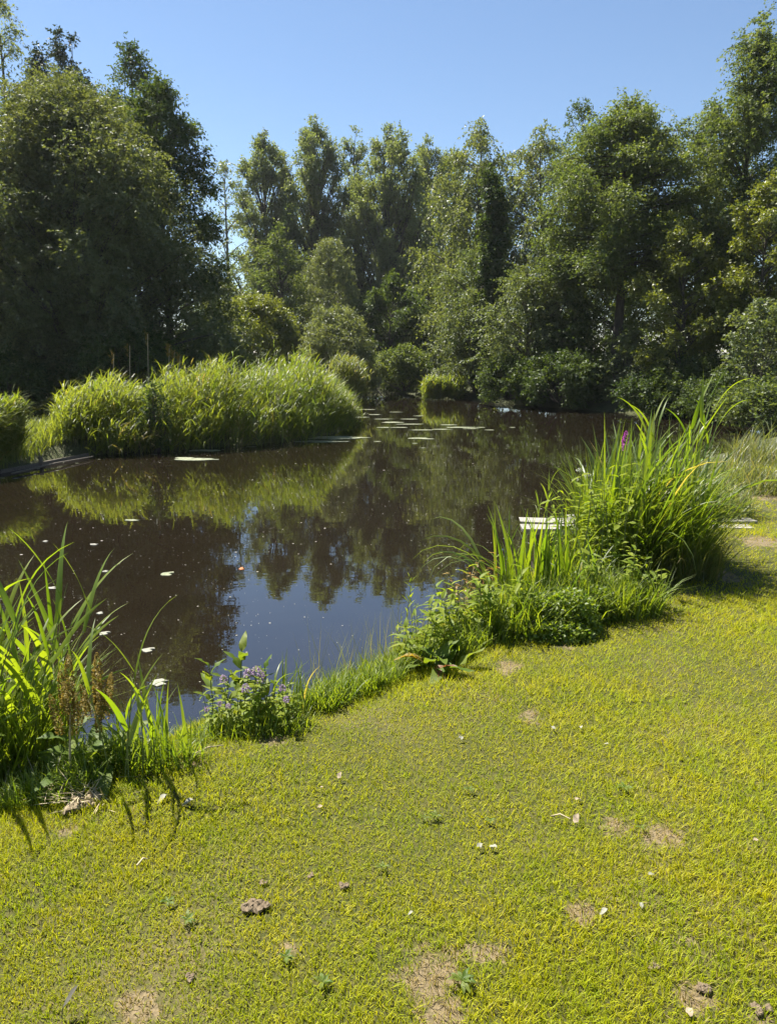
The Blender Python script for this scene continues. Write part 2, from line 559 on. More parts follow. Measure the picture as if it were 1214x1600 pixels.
gx = axis(-4.5, 8.0, 0.09, -700, 700)
gy = axis(0.2, 11.0, 0.09, -300, 900)
GX, GY = np.meshgrid(gx, gy)
GZ = ground_z(GX, GY)
far_up = np.clip((np.hypot(GX, GY) - 90) / 600, 0, 1) * 3.0
V = np.stack([GX, GY, GZ + far_up], -1).reshape(-1, 3)
nx, ny = len(gx), len(gy)
i = np.arange(ny - 1)[:, None] * nx
j = np.arange(nx - 1)[None]
F = np.stack([i + j, i + j + 1, i + nx + j + 1, i + nx + j], -1).reshape(-1, 4)
cx = V[F].mean(1)
# the near bank is lawn, all the rest rough ground
lawn_mask = (cx[:, 0] > -4.5) & (cx[:, 0] < 7.9) & (cx[:, 1] > 0.2) & (cx[:, 1] < 10.9)
lawn_mask &= ~((cx[:, 0] < -2.3) & (cx[:, 1] > 3.2))
def submesh(name, keep, mat):
    f = F[keep]
    u, inv = np.unique(f, return_inverse=True)
    return new_mesh(name, V[u], inv.reshape(-1, 4), mat, None, True)
link('lawn', submesh('lawn', lawn_mask, M['turf']), kind='structure')
link('ground', submesh('ground', ~lawn_mask, M['rough_ground']), kind='structure')

# ------------------------------------------------------------------ water
def water():
    m, nt, out = nodes('pond_water')
    p = N_(nt, 'ShaderNodeBsdfPrincipled')
    n1 = noise(nt, 1.5, 3, 0.5)
    nt.links.new(mixrgb(nt, mrange(nt, n1, 0.3, 0.7), (0.0098, 0.0072, 0.0042), (0.0128, 0.0094, 0.0054)), p.inputs['Base Color'])
    p.inputs['Roughness'].default_value = 0.015
    p.inputs['IOR'].default_value = 2.1
    tc = N_(nt, 'ShaderNodeTexCoord')
    mp = N_(nt, 'ShaderNodeMapping')
    mp.inputs['Scale'].default_value = (1.0, 1.4, 1.0)
    nt.links.new(tc.outputs['Object'], mp.inputs[0])
    n2 = noise(nt, 2.2, 3, 0.55, mp.outputs[0])
    b = N_(nt, 'ShaderNodeBump')
    b.inputs['Strength'].default_value = 0.10
    b.inputs['Distance'].default_value = 0.012
    nt.links.new(n2, b.inputs['Height'])
    nt.links.new(b.outputs[0], p.inputs['Normal'])
    nt.links.new(p.outputs[0], out.inputs[0])
    me = new_mesh('pond', [(-60, -2, 0), (60, -2, 0), (60, 60, 0), (-60, 60, 0)], [[0, 1, 2, 3]], m)
    link('pond_water', me, kind='structure')
water()

# ------------------------------------------------------------------ air
def haze():
    m, nt, out = nodes('haze')
    v = nt.nodes.new('ShaderNodeVolumePrincipled')
    v.inputs['Color'].default_value = (0.92, 0.95, 1.0, 1)
    v.inputs['Density'].default_value = HAZE
    v.inputs['Anisotropy'].default_value = 0.35
    nt.links.new(v.outputs[0], out.inputs['Volume'])
    link('haze', new_mesh('haze', *box((0, 300, 8.2), (2400, 2400, 20.4)), m), None, kind='stuff')
HAZE = 0.00025
haze()

# ------------------------------------------------------------------ trees
def profile(t, full=0.35):
    t = np.asarray(t, float)
    up = np.sqrt(np.clip(1 - ((t - full) / (1 - full)) ** 2, 0, 1))
    return np.where(t > full, up, 0.80 + 0.20 * t / full)

def gen_clumps(kind, H, Rr, rng, n=None, z0=None):
    C, S = [], []
    if kind in ('dome', 'bush', 'birch', 'airy'):
        z0 = z0 if z0 is not None else {'dome': .05, 'bush': .04, 'birch': .12, 'airy': .22}[kind]
        n = n or {'dome': 54, 'bush': 30, 'birch': 44, 'airy': 20}[kind]
        ph = rng.uniform(0, 6.28, 4)
        for k in range(int(n * 1.5)):
            t = ((k + rng.random()) / (n * 1.5)) ** 0.85
            a = k * 2.39996 + rng.normal(0, .3)
            lob = 1 + .13 * math.sin(2 * a + ph[0] + 4 * t) + .12 * math.sin(3 * a + ph[1] - 6 * t) + .08 * math.sin(9 * t + ph[2])
            rr = Rr * profile(t) * lob * math.sqrt(rng.uniform(.38, 1)) * .92
            rad = Rr * rng.uniform(.13, .28) * (1 if t < .8 else .75)
            z = H * (z0 + (0.97 - z0) * t) + rng.normal(0, .02 * H)
            C.append((rr * math.cos(a), rr * math.sin(a), min(z, H - rad * .5)))
            S.append((rad, rad, rad * rng.uniform(.6, .95)))
        C.append((0, 0, H - Rr * .22)); S.append((Rr * .2, Rr * .2, Rr * .25))
    elif kind == 'poplar':
        peaks = [(0, 0, H, Rr * .92)]
        for q in range((n or 5)):
            a = q * 2.39996 + rng.random()
            d = Rr * rng.uniform(.35, .75)
            peaks.append((d * math.cos(a), d * math.sin(a), H * rng.uniform(.72, .95), Rr * rng.uniform(.48, .70)))
        for x_, y_, top, wd in peaks:
            m = 42
            for k in range(m):
                t = (.40 + .60 * ((k + rng.random()) / m)) if k % 6 else rng.uniform(.12, .45)
                w = wd * (1.0 if t < .55 else 1 - .78 * ((t - .55) / .45) ** 1.3) * (.65 + .35 * min(1, t / .35))
                a = rng.uniform(0, 6.28)
                ro = w * math.sqrt(rng.uniform(.05, 1))
                rad = Rr * rng.uniform(.10, .19) * (1.15 - .5 * t)
                C.append((x_ * min(1, .3 + t) + ro * math.cos(a), y_ * min(1, .3 + t) + ro * math.sin(a), top * t - rad * 1.2))
                S.append((rad, rad, rad * rng.uniform(1.0, 1.5)))
    elif kind in ('limbs', 'plumes'):
        steep = kind == 'plumes'
        n = n or 34
        zb = z0 if z0 is not None else .12
        ph = rng.uniform(0, 6.28, 4)
        for q in range(n):
            t = ((q + rng.random()) / n) ** .85
            a = q * 2.39996 + rng.normal(0, .3)
            lob = 1 + .16 * math.sin(2 * a + ph[0] + 3 * t) + .12 * math.sin(3 * a + ph[1] - 5 * t)
            re = Rr * float(profile(t, .5 if steep else .35)) * lob * rng.uniform(.72, 1.12)
            ze = H * (zb + (.95 - zb) * t)
            zs = max(.08 * H, ze - re * (rng.uniform(1.2, 2.6) if steep else rng.uniform(.25, .95)))
            sag = rng.uniform(-.12, .10) * re
            for f in (.40, .58, .74, .88, 1.0):
                rad = Rr * rng.uniform(.09, .185) * (1.1 - .35 * t)
                C.append((re * f * math.cos(a) + rng.normal(0, .07 * Rr), re * f * math.sin(a) + rng.normal(0, .07 * Rr),
                          min(zs + (ze - zs) * f ** .8 + sag * f * f + rng.normal(0, .04 * Rr), H - rad * .6)))
                S.append((rad, rad, rad * (rng.uniform(1.0, 1.7) if steep else rng.uniform(.5, .85))))
        C.append((0, 0, H - Rr * .1)); S.append((Rr * .1, Rr * .1, Rr * .14))
    elif kind == 'layered':
        n = n or 34
        for q in range(n):
            t = (q + .5) / n
            a = q * 2.39996 + rng.normal(0, .25)
            ext = Rr * profile(np.array(t), .30) * rng.uniform(.75, 1.08)
            zb = z0 if z0 is not None else .10
            z = H * (zb + (.93 - zb) * t)
            for f in (.42, .72, 1.0):
                rad = Rr * rng.uniform(.15, .23) * (1.15 - .3 * t)
                C.append((ext * f * math.cos(a + rng.normal(0, .1)), ext * f * math.sin(a + rng.normal(0, .1)), z + ext * f * .12 + rng.normal(0, .12)))
                S.append((rad, rad, rad * .38))
        C.append((0, 0, H * .95)); S.append((Rr * .2, Rr * .2, Rr * .15))
    elif kind == 'column':
        n = n or 22
        for q in range(n):
            t = (q + rng.random()) / n
            a = rng.random() * 6.28
            rad = Rr * rng.uniform(.42, .62) * (1.0 if t < .75 else .8)
            C.append((Rr * .45 * math.cos(a) * (1.2 - .6 * t), Rr * .45 * math.sin(a) * (1.2 - .6 * t), t * (H - rad)))
            S.append((rad, rad, rad * 1.2))
    elif kind == 'conifer':
        n = n or 46
        for q in range(n):
            t = (q + rng.random()) / n
            a = q * 2.39996
            ext = Rr * (1 - t) ** .75 * rng.uniform(.7, 1.0) + .1
            rad = Rr * .22 * (1.1 - .5 * t)
            C.append((ext * math.cos(a), ext * math.sin(a), H * (.1 + .86 * t)))
            S.append((rad, rad, rad * 1.5))
    return np.array(C), np.array(S)

STYLE = {
    'limbs': (.80, 14, .30, .25, 1.0, .5, .58),   # twig length, leaves per twig, droop, upward bias, outward, flatness of the leaves, leaf width ratio
    'dome': (.75, 14, .25, .25, 1.0, .5, .55),
    'bush': (.55, 12, .20, .30, 1.0, .5, .55),
    'willow': (.95, 20, .35, .35, 1.0, .3, .30),
    'arch': (1.45, 24, .50, .30, 1.0, .5, .50),
    'birch': (1.7, 24, .95, .05, .6, .2, .55),
    'weep': (1.3, 22, .85, .15, .9, .3, .34),
    'airy': (1.0, 12, .25, .45, 1.0, .4, .50),
    'poplar': (.80, 12, .10, .75, .8, .3, .62),
    'layered': (.60, 12, .18, .10, 1.0, .9, .70),
    'column': (.45, 12, .30, .15, 1.0, .4, .75),
    'conifer': (.50, 14, -.10, .60, .8, .3, .22),
}
LEAVES = [0]

def tree(name, label, cat, kind, px, Y, top, hw, mat, seed, style=None, dens=1.0, leaf=None, base=None, n=None, z0=None, bark='bark', trunk_r=None, group=None, squash=1.0, twig=1.0):
    rng = np.random.default_rng(seed)
    T = at_y(px, top, Y)
    bz = 0.27 if base is None else base
    H = T.z - bz
    Rr = px_m(hw, Y, top if kind != 'bush' else 560)
    C, S = gen_clumps(kind, H, Rr, rng, n, z0)
    C[:, 1] *= squash
    style = style or kind
    tl, nl, droop, up, outw, flat, lwid = STYLE[style]
    tl *= twig
    ll = leaf or max(0.06, 0.0036 * Y)
    t = thing(name, label, cat, (T.x, Y, bz), group)
    # crown of leafy sprays
    area = (S[:, 0] * S[:, 2]) * 4 * math.pi
    n_tw = np.maximum((area * dens * 2.3 / (0.5 * ll * ll * lwid) / nl).astype(int), 6)
    P, D, L, TC = [], [], [], []
    for c, s, k in zip(C, S, n_tw):
        u = norm(rng.normal(0, 1, (k, 3)))
        rr = rng.uniform(.25, .95, (k, 1))
        P.append(c + u * s * rr)
        TC.append(np.full(k, rng.normal(0, .13)))
        ax = norm(np.array([c[0], c[1], 0.001]))
        D.append(norm(u * outw + np.array([0, 0, up]) + ax * .35 + rng.normal(0, .3, (k, 3))))
        L.append(tl * rng.uniform(.55, 1.25, k) * min(1.0, .40 + s[0] * .65))
    P, D, L = np.concatenate(P), np.concatenate(D), np.concatenate(L)
    V, F, Ti = sprays(rng, P, D, L, nl, ll, lwid, droop * rng.uniform(.6, 1.3, len(P)), flat)
    Ti = np.clip(Ti + np.repeat(np.concatenate(TC), nl * 3), 0, 1)
    V3 = V.reshape(-1, 3, 3)
    keep = V3[:, :, 2].min(1) + bz > 0.05
    # thinner on the side nobody on this bank sees
    away = (V3[:, 0, 1] - .25 * Rr * squash) / Rr
    keep &= rng.random(len(V3)) > np.clip(away * 1.4, 0, .68)
    V = V3[keep].reshape(-1, 3)
    Ti = Ti.reshape(-1, 3)[keep].ravel()
    F = np.arange(len(V)).reshape(-1, 3)
    LEAVES[0] += len(F)
    link('crown', new_mesh('crown', V, F, mat, Ti, False, 3), t, kind='stuff')
    # trunk and branches
    r0 = trunk_r or max(.05, .016 * H)
    zz = np.linspace(-.12, H * .93, 12)
    wv = rng.normal(0, .05 * Rr, 2)
    tp = np.stack([wv[0] * np.sin(zz / H * 5), wv[1] * np.sin(zz / H * 4 + 1) - 0 * zz, zz], 1)
    tp[:, :2] -= tp[0, :2]
    rad = r0 * (1 - .9 * (np.linspace(0, 1, 12)) ** .9) * np.where(np.arange(12) == 0, 1.5, 1)
    if kind != 'bush':
        link('trunk', new_mesh('trunk', *tube(tp, rad, 8), M[bark], None, True), t)
    mb = Mesh()
    for q, (c, s) in enumerate(zip(C, S)):
        d = math.hypot(c[0], c[1])
        rise = {'poplar': 2.6, 'plumes': 2.2, 'layered': .10, 'conifer': .2, 'bush': 1.2, 'column': .5}.get(kind, .75)
        z1 = max(H * (.02 if kind in ('bush',) else .08), c[2] - d * rise)
        z1 = min(z1, H * .9)
        st = np.array([np.interp(z1, zz, tp[:, 0]), np.interp(z1, zz, tp[:, 1]), z1])
        if kind == 'bush':
            st = np.array([c[0] * .12, c[1] * .12, -.05])
        u = np.linspace(0, 1, 6)[:, None]
        mid = (st + c) / 2 + np.array([0, 0, .10 * d]) + rng.normal(0, .06 * d + .01, 3)
        pth = (1 - u) ** 2 * st + 2 * u * (1 - u) * mid + u ** 2 * c
        rb = r0 * .32 * max(.25, 1 - z1 / H * .8)
        mb.add(*tube(pth, rb * (1 - .8 * u[:, 0]) + .004, 4))
        for w in range(1 if kind == 'poplar' else 2):                      # twigs that leave the limb's end
            e = c + norm(rng.normal(0, 1, 3) + np.array([0, 0, .3])) * s * .9
            pt = np.stack([pth[3], (pth[4] + e) / 2 + rng.normal(0, .05, 3), e])
            mb.add(*tube(pt, [rb * .35, rb * .22, .004], 3))
    link('branches', mb.build('branches', M[bark], True), t, kind='stuff')
    return t

# left-hand group
tree('willow_tree', 'huge grey-green willow with silvery glints filling the left side down to the ground', 'tree', 'limbs', 95, 23.0, 118, 195, M['lf_willow'], 11, style='arch', dens=0.5, leaf=0.1, n=96, z0=0.02)
tree('willow_tree', 'grey-green willow cut by the left edge of the photo beside the huge silvery one', 'tree', 'limbs', -120, 22.0, 150, 170, M['lf_willow'], 12, style='arch', dens=0.42, leaf=.12, n=56, z0=0.02)
tree('ash_tree', 'rounded dark green tree at the right flank of the huge silvery willow', 'tree', 'dome', 243, 25.5, 132, 92, M['lf_dark'], 13, dens=0.95, leaf=.11, n=62, z0=0.03)
tree('yew_tree', 'very dark spiky tree top rising behind the huge silvery willow', 'tree', 'poplar', 102, 29.0, 48, 72, M['lf_conifer'], 14, style='dome', dens=1.5, leaf=.13, n=5)
tree('oak_tree', 'small dark ragged tree top standing alone right of the spiky dark one', 'tree', 'airy', 205, 31.0, 76, 52, M['lf_dark'], 15, dens=1.4, leaf=.13, z0=.45, n=26)
tree('willow_tree', 'pale tree top in the upper left corner of the photo', 'tree', 'airy', -5, 27.0, 5, 58, M['lf_birch'], 16, style='weep', dens=1.0, leaf=.13, n=30)
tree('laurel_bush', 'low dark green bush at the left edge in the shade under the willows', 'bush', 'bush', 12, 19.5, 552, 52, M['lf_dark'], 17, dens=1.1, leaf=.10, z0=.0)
tree('elder_bush', 'pale leafy bush behind the tallest reeds at the foot of the left-hand trees', 'bush', 'bush', 335, 24.0, 510, 52, M['lf_pale'], 18, dens=1.0, leaf=.10)
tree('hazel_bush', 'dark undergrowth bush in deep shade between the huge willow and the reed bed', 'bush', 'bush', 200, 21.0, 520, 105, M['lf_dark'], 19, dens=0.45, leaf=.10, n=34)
# far end of the pond
tree('young_poplar', 'thin see-through tree at the left end of the far row beside the gap of sky', 'tree', 'airy', 350, 50.0, 255, 42, M['lf_grey'], 21, dens=.55, bark='bark_pale')
P_GROUP = 'poplars in the row at the far end of the pond'
tree('poplar_tree', 'poplar with a broad ragged top, leftmost of the tall far row', 'tree', 'plumes', 412, 56.0, 208, 62, M['lf_poplar'], 22, style='poplar', leaf=.16, dens=0.62, group=P_GROUP, n=44, z0=0.16)
tree('poplar_tree', 'tallest poplar of the far row with open dark stems showing below its crown', 'tree', 'plumes', 490, 58.0, 188, 66, M['lf_poplar'], 23, style='poplar', leaf=.16, dens=0.62, group=P_GROUP, n=46, z0=0.3)
tree('poplar_tree', 'slim pointed poplar just right of the tallest one in the far row', 'tree', 'plumes', 556, 61.0, 202, 44, M['lf_poplar'], 24, style='poplar', leaf=.16, dens=0.62, group=P_GROUP, n=34, z0=0.16)
tree('poplar_tree', 'leafy poplar clothed to the ground in the middle of the far row', 'tree', 'plumes', 606, 55.0, 198, 70, M['lf_poplar'], 25, style='poplar', leaf=.16, dens=0.62, group=P_GROUP, n=54, z0=0.16)
tree('poplar_tree', 'poplar at the right end of the far row, half hidden by the weeping birch', 'tree', 'plumes', 668, 60.0, 216, 58, M['lf_poplar'], 26, style='poplar', leaf=.16, dens=0.62, group=P_GROUP, n=44, z0=0.16)
tree('poplar_tree', 'lower poplar behind the gap between the far row and the birches', 'tree', 'plumes', 710, 66.0, 235, 46, M['lf_poplar'], 27, style='poplar', leaf=.17, dens=0.62, group=P_GROUP, n=40, z0=0.16)
tree('willow_tree', 'bright mid-height tree with a dark stem in front of the leftmost far poplars', 'tree', 'limbs', 437, 44.0, 355, 48, M['lf_mid'], 28, style='airy', dens=.9, n=26)
tree('willow_tree', 'grey-green mid-height tree in front of the tallest far poplar', 'tree', 'dome', 512, 46.0, 378, 52, M['lf_grey'], 29, style='willow', dens=.85, n=36)
tree('alder_tree', 'dark tree shading the far end of the water right of the grey willow bush', 'tree', 'limbs', 612, 44.0, 430, 58, M['lf_dark'], 30, dens=1.1, n=30)
tree('alder_tree', 'mid-green tree filling the far row right of the dark shaded gap', 'tree', 'limbs', 690, 48.0, 400, 60, M['lf_mid'], 31, dens=.9, n=30)
tree('hawthorn_bush', 'broad yellow-green bush glowing in the sun behind the reed bed', 'bush', 'bush', 395, 36.0, 466, 82, M['lf_yellow'], 32, dens=0.8, n=44)
tree('willow_bush', 'rounded grey-green willow bush right of the yellow-green bush', 'bush', 'bush', 528, 34.0, 484, 60, M['lf_grey'], 33, style='willow', dens=0.8, n=40, leaf=.14, twig=.8)
tree('alder_bush', 'small bright bush overhanging the dark far end of the water', 'bush', 'bush', 630, 35.5, 543, 42, M['lf_mid'], 34, dens=1.0, n=24, z0=.15)
tree('willow_bush', 'low sunlit scrub at the left foot of the far poplars', 'bush', 'bush', 350, 42.0, 440, 40, M['lf_grey'], 35, dens=.8)
tree('hawthorn_bush', 'low hedge-like bush closing the skyline left of the far poplars', 'bush', 'bush', 330, 58.0, 462, 60, M['lf_mid'], 36, dens=.7)
tree('hawthorn_bush', 'low hedge-like bush closing the skyline below the middle far poplars', 'bush', 'bush', 560, 64.0, 440, 80, M['lf_mid'], 37, dens=0.5)
tree('hawthorn_bush', 'low hedge-like bush closing the skyline below the birches', 'bush', 'bush', 700, 64.0, 455, 70, M['lf_mid'], 38, dens=0.5)
# right-hand bank
tree('birch_tree', 'weeping birch with long hanging twigs, left of the two right of the far row', 'tree', 'limbs', 748, 42.0, 192, 76, M['lf_birch'], 41, style='birch', dens=.85, leaf=.15, bark='bark_pale', n=38)
tree('birch_tree', 'weeping birch with a flat top behind the alder, right of the other birch', 'tree', 'limbs', 852, 40.0, 196, 76, M['lf_birch'], 42, style='birch', dens=.85, leaf=.15, bark='bark_pale', n=38)
tree('ash_tree', 'open ragged treetop peeping over the birches beside the alder', 'tree', 'airy', 912, 45.0, 166, 46, M['lf_dark'], 43, dens=.8, z0=.5)
tree('ivy_tree', 'dark narrow trunk wrapped in ivy between the birches and the water', 'tree', 'column', 772, 32.0, 262, 30, M['lf_dark'], 44, dens=1.3, leaf=.11, n=30)
tree('willow_tree', 'pale drooping willow over the water below the left birch', 'tree', 'limbs', 748, 33.5, 385, 68, M['lf_pale'], 45, style='arch', dens=.75, leaf=.12, n=30)
tree('willow_tree', 'pale drooping willow over the dark water right of the ivy-wrapped trunk', 'tree', 'limbs', 826, 29.0, 410, 66, M['lf_pale'], 46, style='arch', dens=.7, leaf=.11, n=28)
tree('alder_tree', 'big alder with a bare dark trunk and layered spreading limbs on the right-hand bank', 'tree', 'layered', 982, 28.0, 150, 135, M['lf_mid'], 47, dens=0.9, leaf=.095, z0=0.37, trunk_r=0.25, n=40)
tree('alder_tree', 'dark lower alder filling the bank left of the big bare-trunked one', 'tree', 'limbs', 880, 29.5, 440, 72, M['lf_dark'], 48, dens=1.0, leaf=.11, n=32)
tree('poplar_tree', 'tall dark tree with drooping twigs in the upper right corner', 'tree', 'limbs', 1195, 26.0, 25, 88, M['lf_mid'], 49, style='arch', dens=1.05, leaf=.11, n=58, z0=.2)
tree('hornbeam_tree', 'dense tree between the big alder and the tall corner tree', 'tree', 'limbs', 1115, 30.0, 165, 78, M['lf_mid'], 50, dens=1.05, leaf=.12, n=38)
tree('hazel_tree', 'yellowish drooping hazel in front of the right side of the big alder', 'tree', 'limbs', 1078, 24.5, 350, 72, M['lf_yellow'], 51, style='layered', dens=.9, leaf=.09, n=26)
tree('hazel_tree', 'yellow-brown tree at the right edge below the tall corner tree', 'tree', 'limbs', 1205, 23.5, 270, 72, M['lf_yellow'], 52, style='layered', dens=1.0, leaf=.09, n=26)
tree('elder_bush', 'pale large-leaved shrub leaning over the water below the big alder', 'bush', 'bush', 985, 26.0, 518, 46, M['lf_pale'], 53, dens=.9, leaf=.12, n=26)
tree('elder_bush', 'light-leaved shrub at the right edge above the far bank', 'bush', 'bush', 1188, 20.8, 470, 46, M['lf_pale'], 54, dens=.55, leaf=.11, n=26, z0=.3)
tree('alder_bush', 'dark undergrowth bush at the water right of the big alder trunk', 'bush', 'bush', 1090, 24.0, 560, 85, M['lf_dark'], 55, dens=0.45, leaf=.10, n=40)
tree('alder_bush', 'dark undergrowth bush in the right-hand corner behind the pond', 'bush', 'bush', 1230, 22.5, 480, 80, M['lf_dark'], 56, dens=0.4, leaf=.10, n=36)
tree('bramble_bush', 'low weedy bramble on the far bank at the right edge', 'bush', 'bush', 1185, 18.6, 600, 62, M['lf_mid'], 57, dens=.6, leaf=.09, n=26)
tree('hornbeam_tree', 'dense tree filling the background behind the trunk of the big alder', 'tree', 'limbs', 985, 37.0, 215, 105, M['lf_mid'], 62, dens=0.75, leaf=.15, n=36)
tree('alder_bush', 'dark bush overhanging the water at the foot of the pale drooping willows', 'bush', 'bush', 800, 28.2, 560, 52, M['lf_dark'], 63, dens=.9, leaf=.11, n=26)
tree('alder_bush', 'dark bush dipping into the water left of the big alder', 'bush', 'bush', 880, 26.8, 555, 70, M['lf_dark'], 64, dens=.9, leaf=.11, n=28)
tree('alder_bush', 'low dark bush at the water right below the pale large-leaved shrub', 'bush', 'bush', 1045, 23.6, 590, 65, M['lf_dark'], 65, dens=.8, leaf=.10, n=24)
tree('alder_bush', 'low dark bush on the far bank behind the tips of the big reed clump', 'bush', 'bush', 1130, 21.4, 590, 60, M['lf_dark'], 66, dens=.8, leaf=.09, n=24)
tree('alder_bush', 'low dark bush closing the far end of the water under the small bright bush', 'bush', 'bush', 612, 38.5, 560, 62, M['lf_dark'], 67, dens=.9, leaf=.14, n=24)
print('tree leaves', LEAVES[0])

# ------------------------------------------------------------------ reed bed across the water
def reed_mass(rng, P, H, nleaf, ll, lw, leanx=0.15, stem_w=.010, dead=.018, tone=None):
    """many reed stalks with strap leaves: base P, height H"""
    n = len(P)
    mb = Mesh()
    tint = rng.uniform(.1, .9, n) if tone is None else np.clip(tone + rng.normal(0, .2, n), 0, .93)
    tint = np.where(rng.random(n) < dead, 1.0, tint)
    az = rng.normal(0, .9, n)
    V, F, k = ribbons(rng, P, az, H * 1.0, np.full(n, stem_w), np.abs(rng.normal(leanx, .08, n)), np.full(n, .12), 3)
    mb.add(V, F, np.repeat(tint * .5, k))
    for q in range(nleaf):
        f = rng.uniform(.18, .98, n) if q else np.full(n, .95)
        pos = P + np.stack([H * f * np.sin(leanx) * np.cos(az), H * f * np.sin(leanx) * np.sin(az), H * f * .97], 1)
        a2 = rng.normal(-.15, 1.25, n)
        l = ll * rng.uniform(.6, 1.25, n) * (1.15 - .3 * f)
        V, F, k = ribbons(rng, pos, a2, l, lw * rng.uniform(.7, 1.3, n), rng.uniform(.3, 1.0, n), rng.uniform(.4, 2.0, n), 3)
        t2 = np.clip(tint + rng.normal(0, .12, n), 0, .94)
        t2 = np.where(tint >= .99, 1, np.where(rng.random(n) < dead * .6, 1.0, t2))
        mb.add(V, F, np.repeat(t2, k))
    return mb

def reed_bed():
    rng = np.random.default_rng(77)
    n = 2300
    fl = [at_z(x, y, 0) for x, y in ((92, 708), (200, 706), (300, 702), (400, 695), (480, 688), (548, 668))]
    xs = np.array([p.x for p in fl]); ys = np.array([p.y for p in fl])
    u = rng.random(n) ** .95
    uu = np.linspace(0, 1, 6)
    x = np.interp(u, uu, xs); y = np.interp(u, uu, ys)
    depth = np.interp(u, [0, .3, .7, 1], [1.6, 3.5, 5.5, 3.0])
    v = rng.random(n) ** 1.25
    y2 = y + v * depth - .38 + rng.normal(0, .16, n)
    x2 = x * (y2 / y) + rng.normal(0, .08, n)
    H = np.interp(u, [0, .06, .3, .55, .75, .9, 1], [.55, .90, 1.10, 1.30, 1.34, .95, .50]) * (.66 + .34 * np.minimum(1, v * 5)) * rng.uniform(.70, 1.06, n) * (1 + .10 * v) * (1 + .12 * np.sin(x2 * 2.1 + y2) + .09 * np.sin(x2 * 5.3 + y2 * 1.7))
    P = np.stack([x2, y2, np.maximum(ground_z(x2, y2), -.1)], 1)
    H = np.where(rng.random(n) < .06, H * rng.uniform(1.1, 1.35, n), H)
    mb = reed_mass(rng, P, H, 10, .44, .021, tone=np.interp(u, [0, .35, .6, 1], [.66, .60, .40, .34]))
    link('reed_bed', mb.build('reed_bed', M['reed']), None, kind='stuff', label='broad bed of bright green reeds standing along the far side of the pond', category='reeds')
    # second, lower stand at its right end
    n = 700
    a, b = at_z(520, 630, 0), at_z(556, 632, 0)
    x = rng.uniform(a.x, b.x, n) + rng.normal(0, .2, n); y = a.y + rng.uniform(-1.5, 4, n)
    P = np.stack([x, y, np.maximum(ground_z(x, y), -.1)], 1)
    mb = reed_mass(rng, P, rng.uniform(1.1, 1.6, n), 6, .5, .038)
    link('reed_bed', mb.build('reed_bed', M['reed_grey']), None, kind='stuff', label='olive reed tussock at the right end of the bright reed bed', category='reeds')
    # sunlit reeds on the far right bank
    n = 520
    a, b = at_z(658, 623, 0), at_z(722, 623, 0)
    x = rng.uniform(a.x, b.x, n); y = a.y + rng.uniform(-1.0, .6, n)
    P = np.stack([x, y, np.maximum(ground_z(x, y), -.1)], 1)
    mb = reed_mass(rng, P, rng.uniform(.7, 1.05, n), 8, .5, .04)
    link('reed_bed', mb.build('reed_bed', M['reed']), None, kind='stuff', label='small sunlit reed patch at the water below the pale drooping willow', category='reeds')
    # reeds on the left bank, cut by the picture's edge
    n = 420
    a = at_z(-60, 748, 0); b = at_z(2, 738, 0)
    x = rng.uniform(a.x, b.x, n); y = a.y + rng.uniform(.1, 1.5, n)
    P = np.stack([x, y, np.maximum(ground_z(x, y), 0)], 1)
    mb = reed_mass(rng, P, rng.uniform(.6, 1.0, n), 8, .42, .024)
    link('reed_bed', mb.build('reed_bed', M['reed']), None, kind='stuff', label='reed tuft cut by the left edge of the photo beside the wooden edging', category='reeds')
    # long grass between the two
    n = 5200
    x = rng.uniform(at_z(0, 700, 0).x - .4, at_z(135, 700, 0).x, n); y = rng.uniform(12.6, 16.2, n)
    s = shore_dist(x, y)
    k = (s > .02) & (s < 2.4)
    x, y = x[k], y[k]
    P = np.stack([x, y, ground_z(x, y)], 1)
    n = len(P)
    V, F, kk = ribbons(rng, P, rng.uniform(0, 6.3, n), rng.uniform(.2, .5, n), rng.uniform(.012, .022, n), rng.uniform(.1, .6, n), rng.uniform(.2, 1.3, n), 3)
    link('bank_grass', new_mesh('bank_grass', V, F, M['reed'], np.repeat(rng.uniform(.3, .94, n), kk)), None, kind='stuff', label='sunlit long grass behind the wooden edging on the left bank', category='grass')
    # grass on the far right bank
    n = 2300
    x = rng.uniform(6, 13, n); y = rng.uniform(9, 24, n)
    s = shore_dist(x, y)
    k = (s > .02) & (s < 1.3)
    x, y = x[k], y[k]
    P = np.stack([x, y, ground_z(x, y)], 1)
    n = len(P)
    V, F, kk = ribbons(rng, P, rng.uniform(0, 6.3, n), rng.uniform(.2, .6, n), rng.uniform(.014, .026, n), rng.uniform(.1, .6, n), rng.uniform(.2, 1.3, n), 3)
    link('bank_grass', new_mesh('bank_grass', V, F, M['reed_grey'], np.repeat(rng.uniform(.1, .9, n), kk)), None, kind='stuff', label='rough grass along the far right bank under the trees', category='grass')
reed_bed()
tree('alder_bush', 'small dark green bush standing at the water in the front of the reed bed', 'bush', 'bush', 240, 14.72, 606, 21, M['lf_dark'], 61, dens=1.0, leaf=.07, base=.0, n=20, twig=.8)

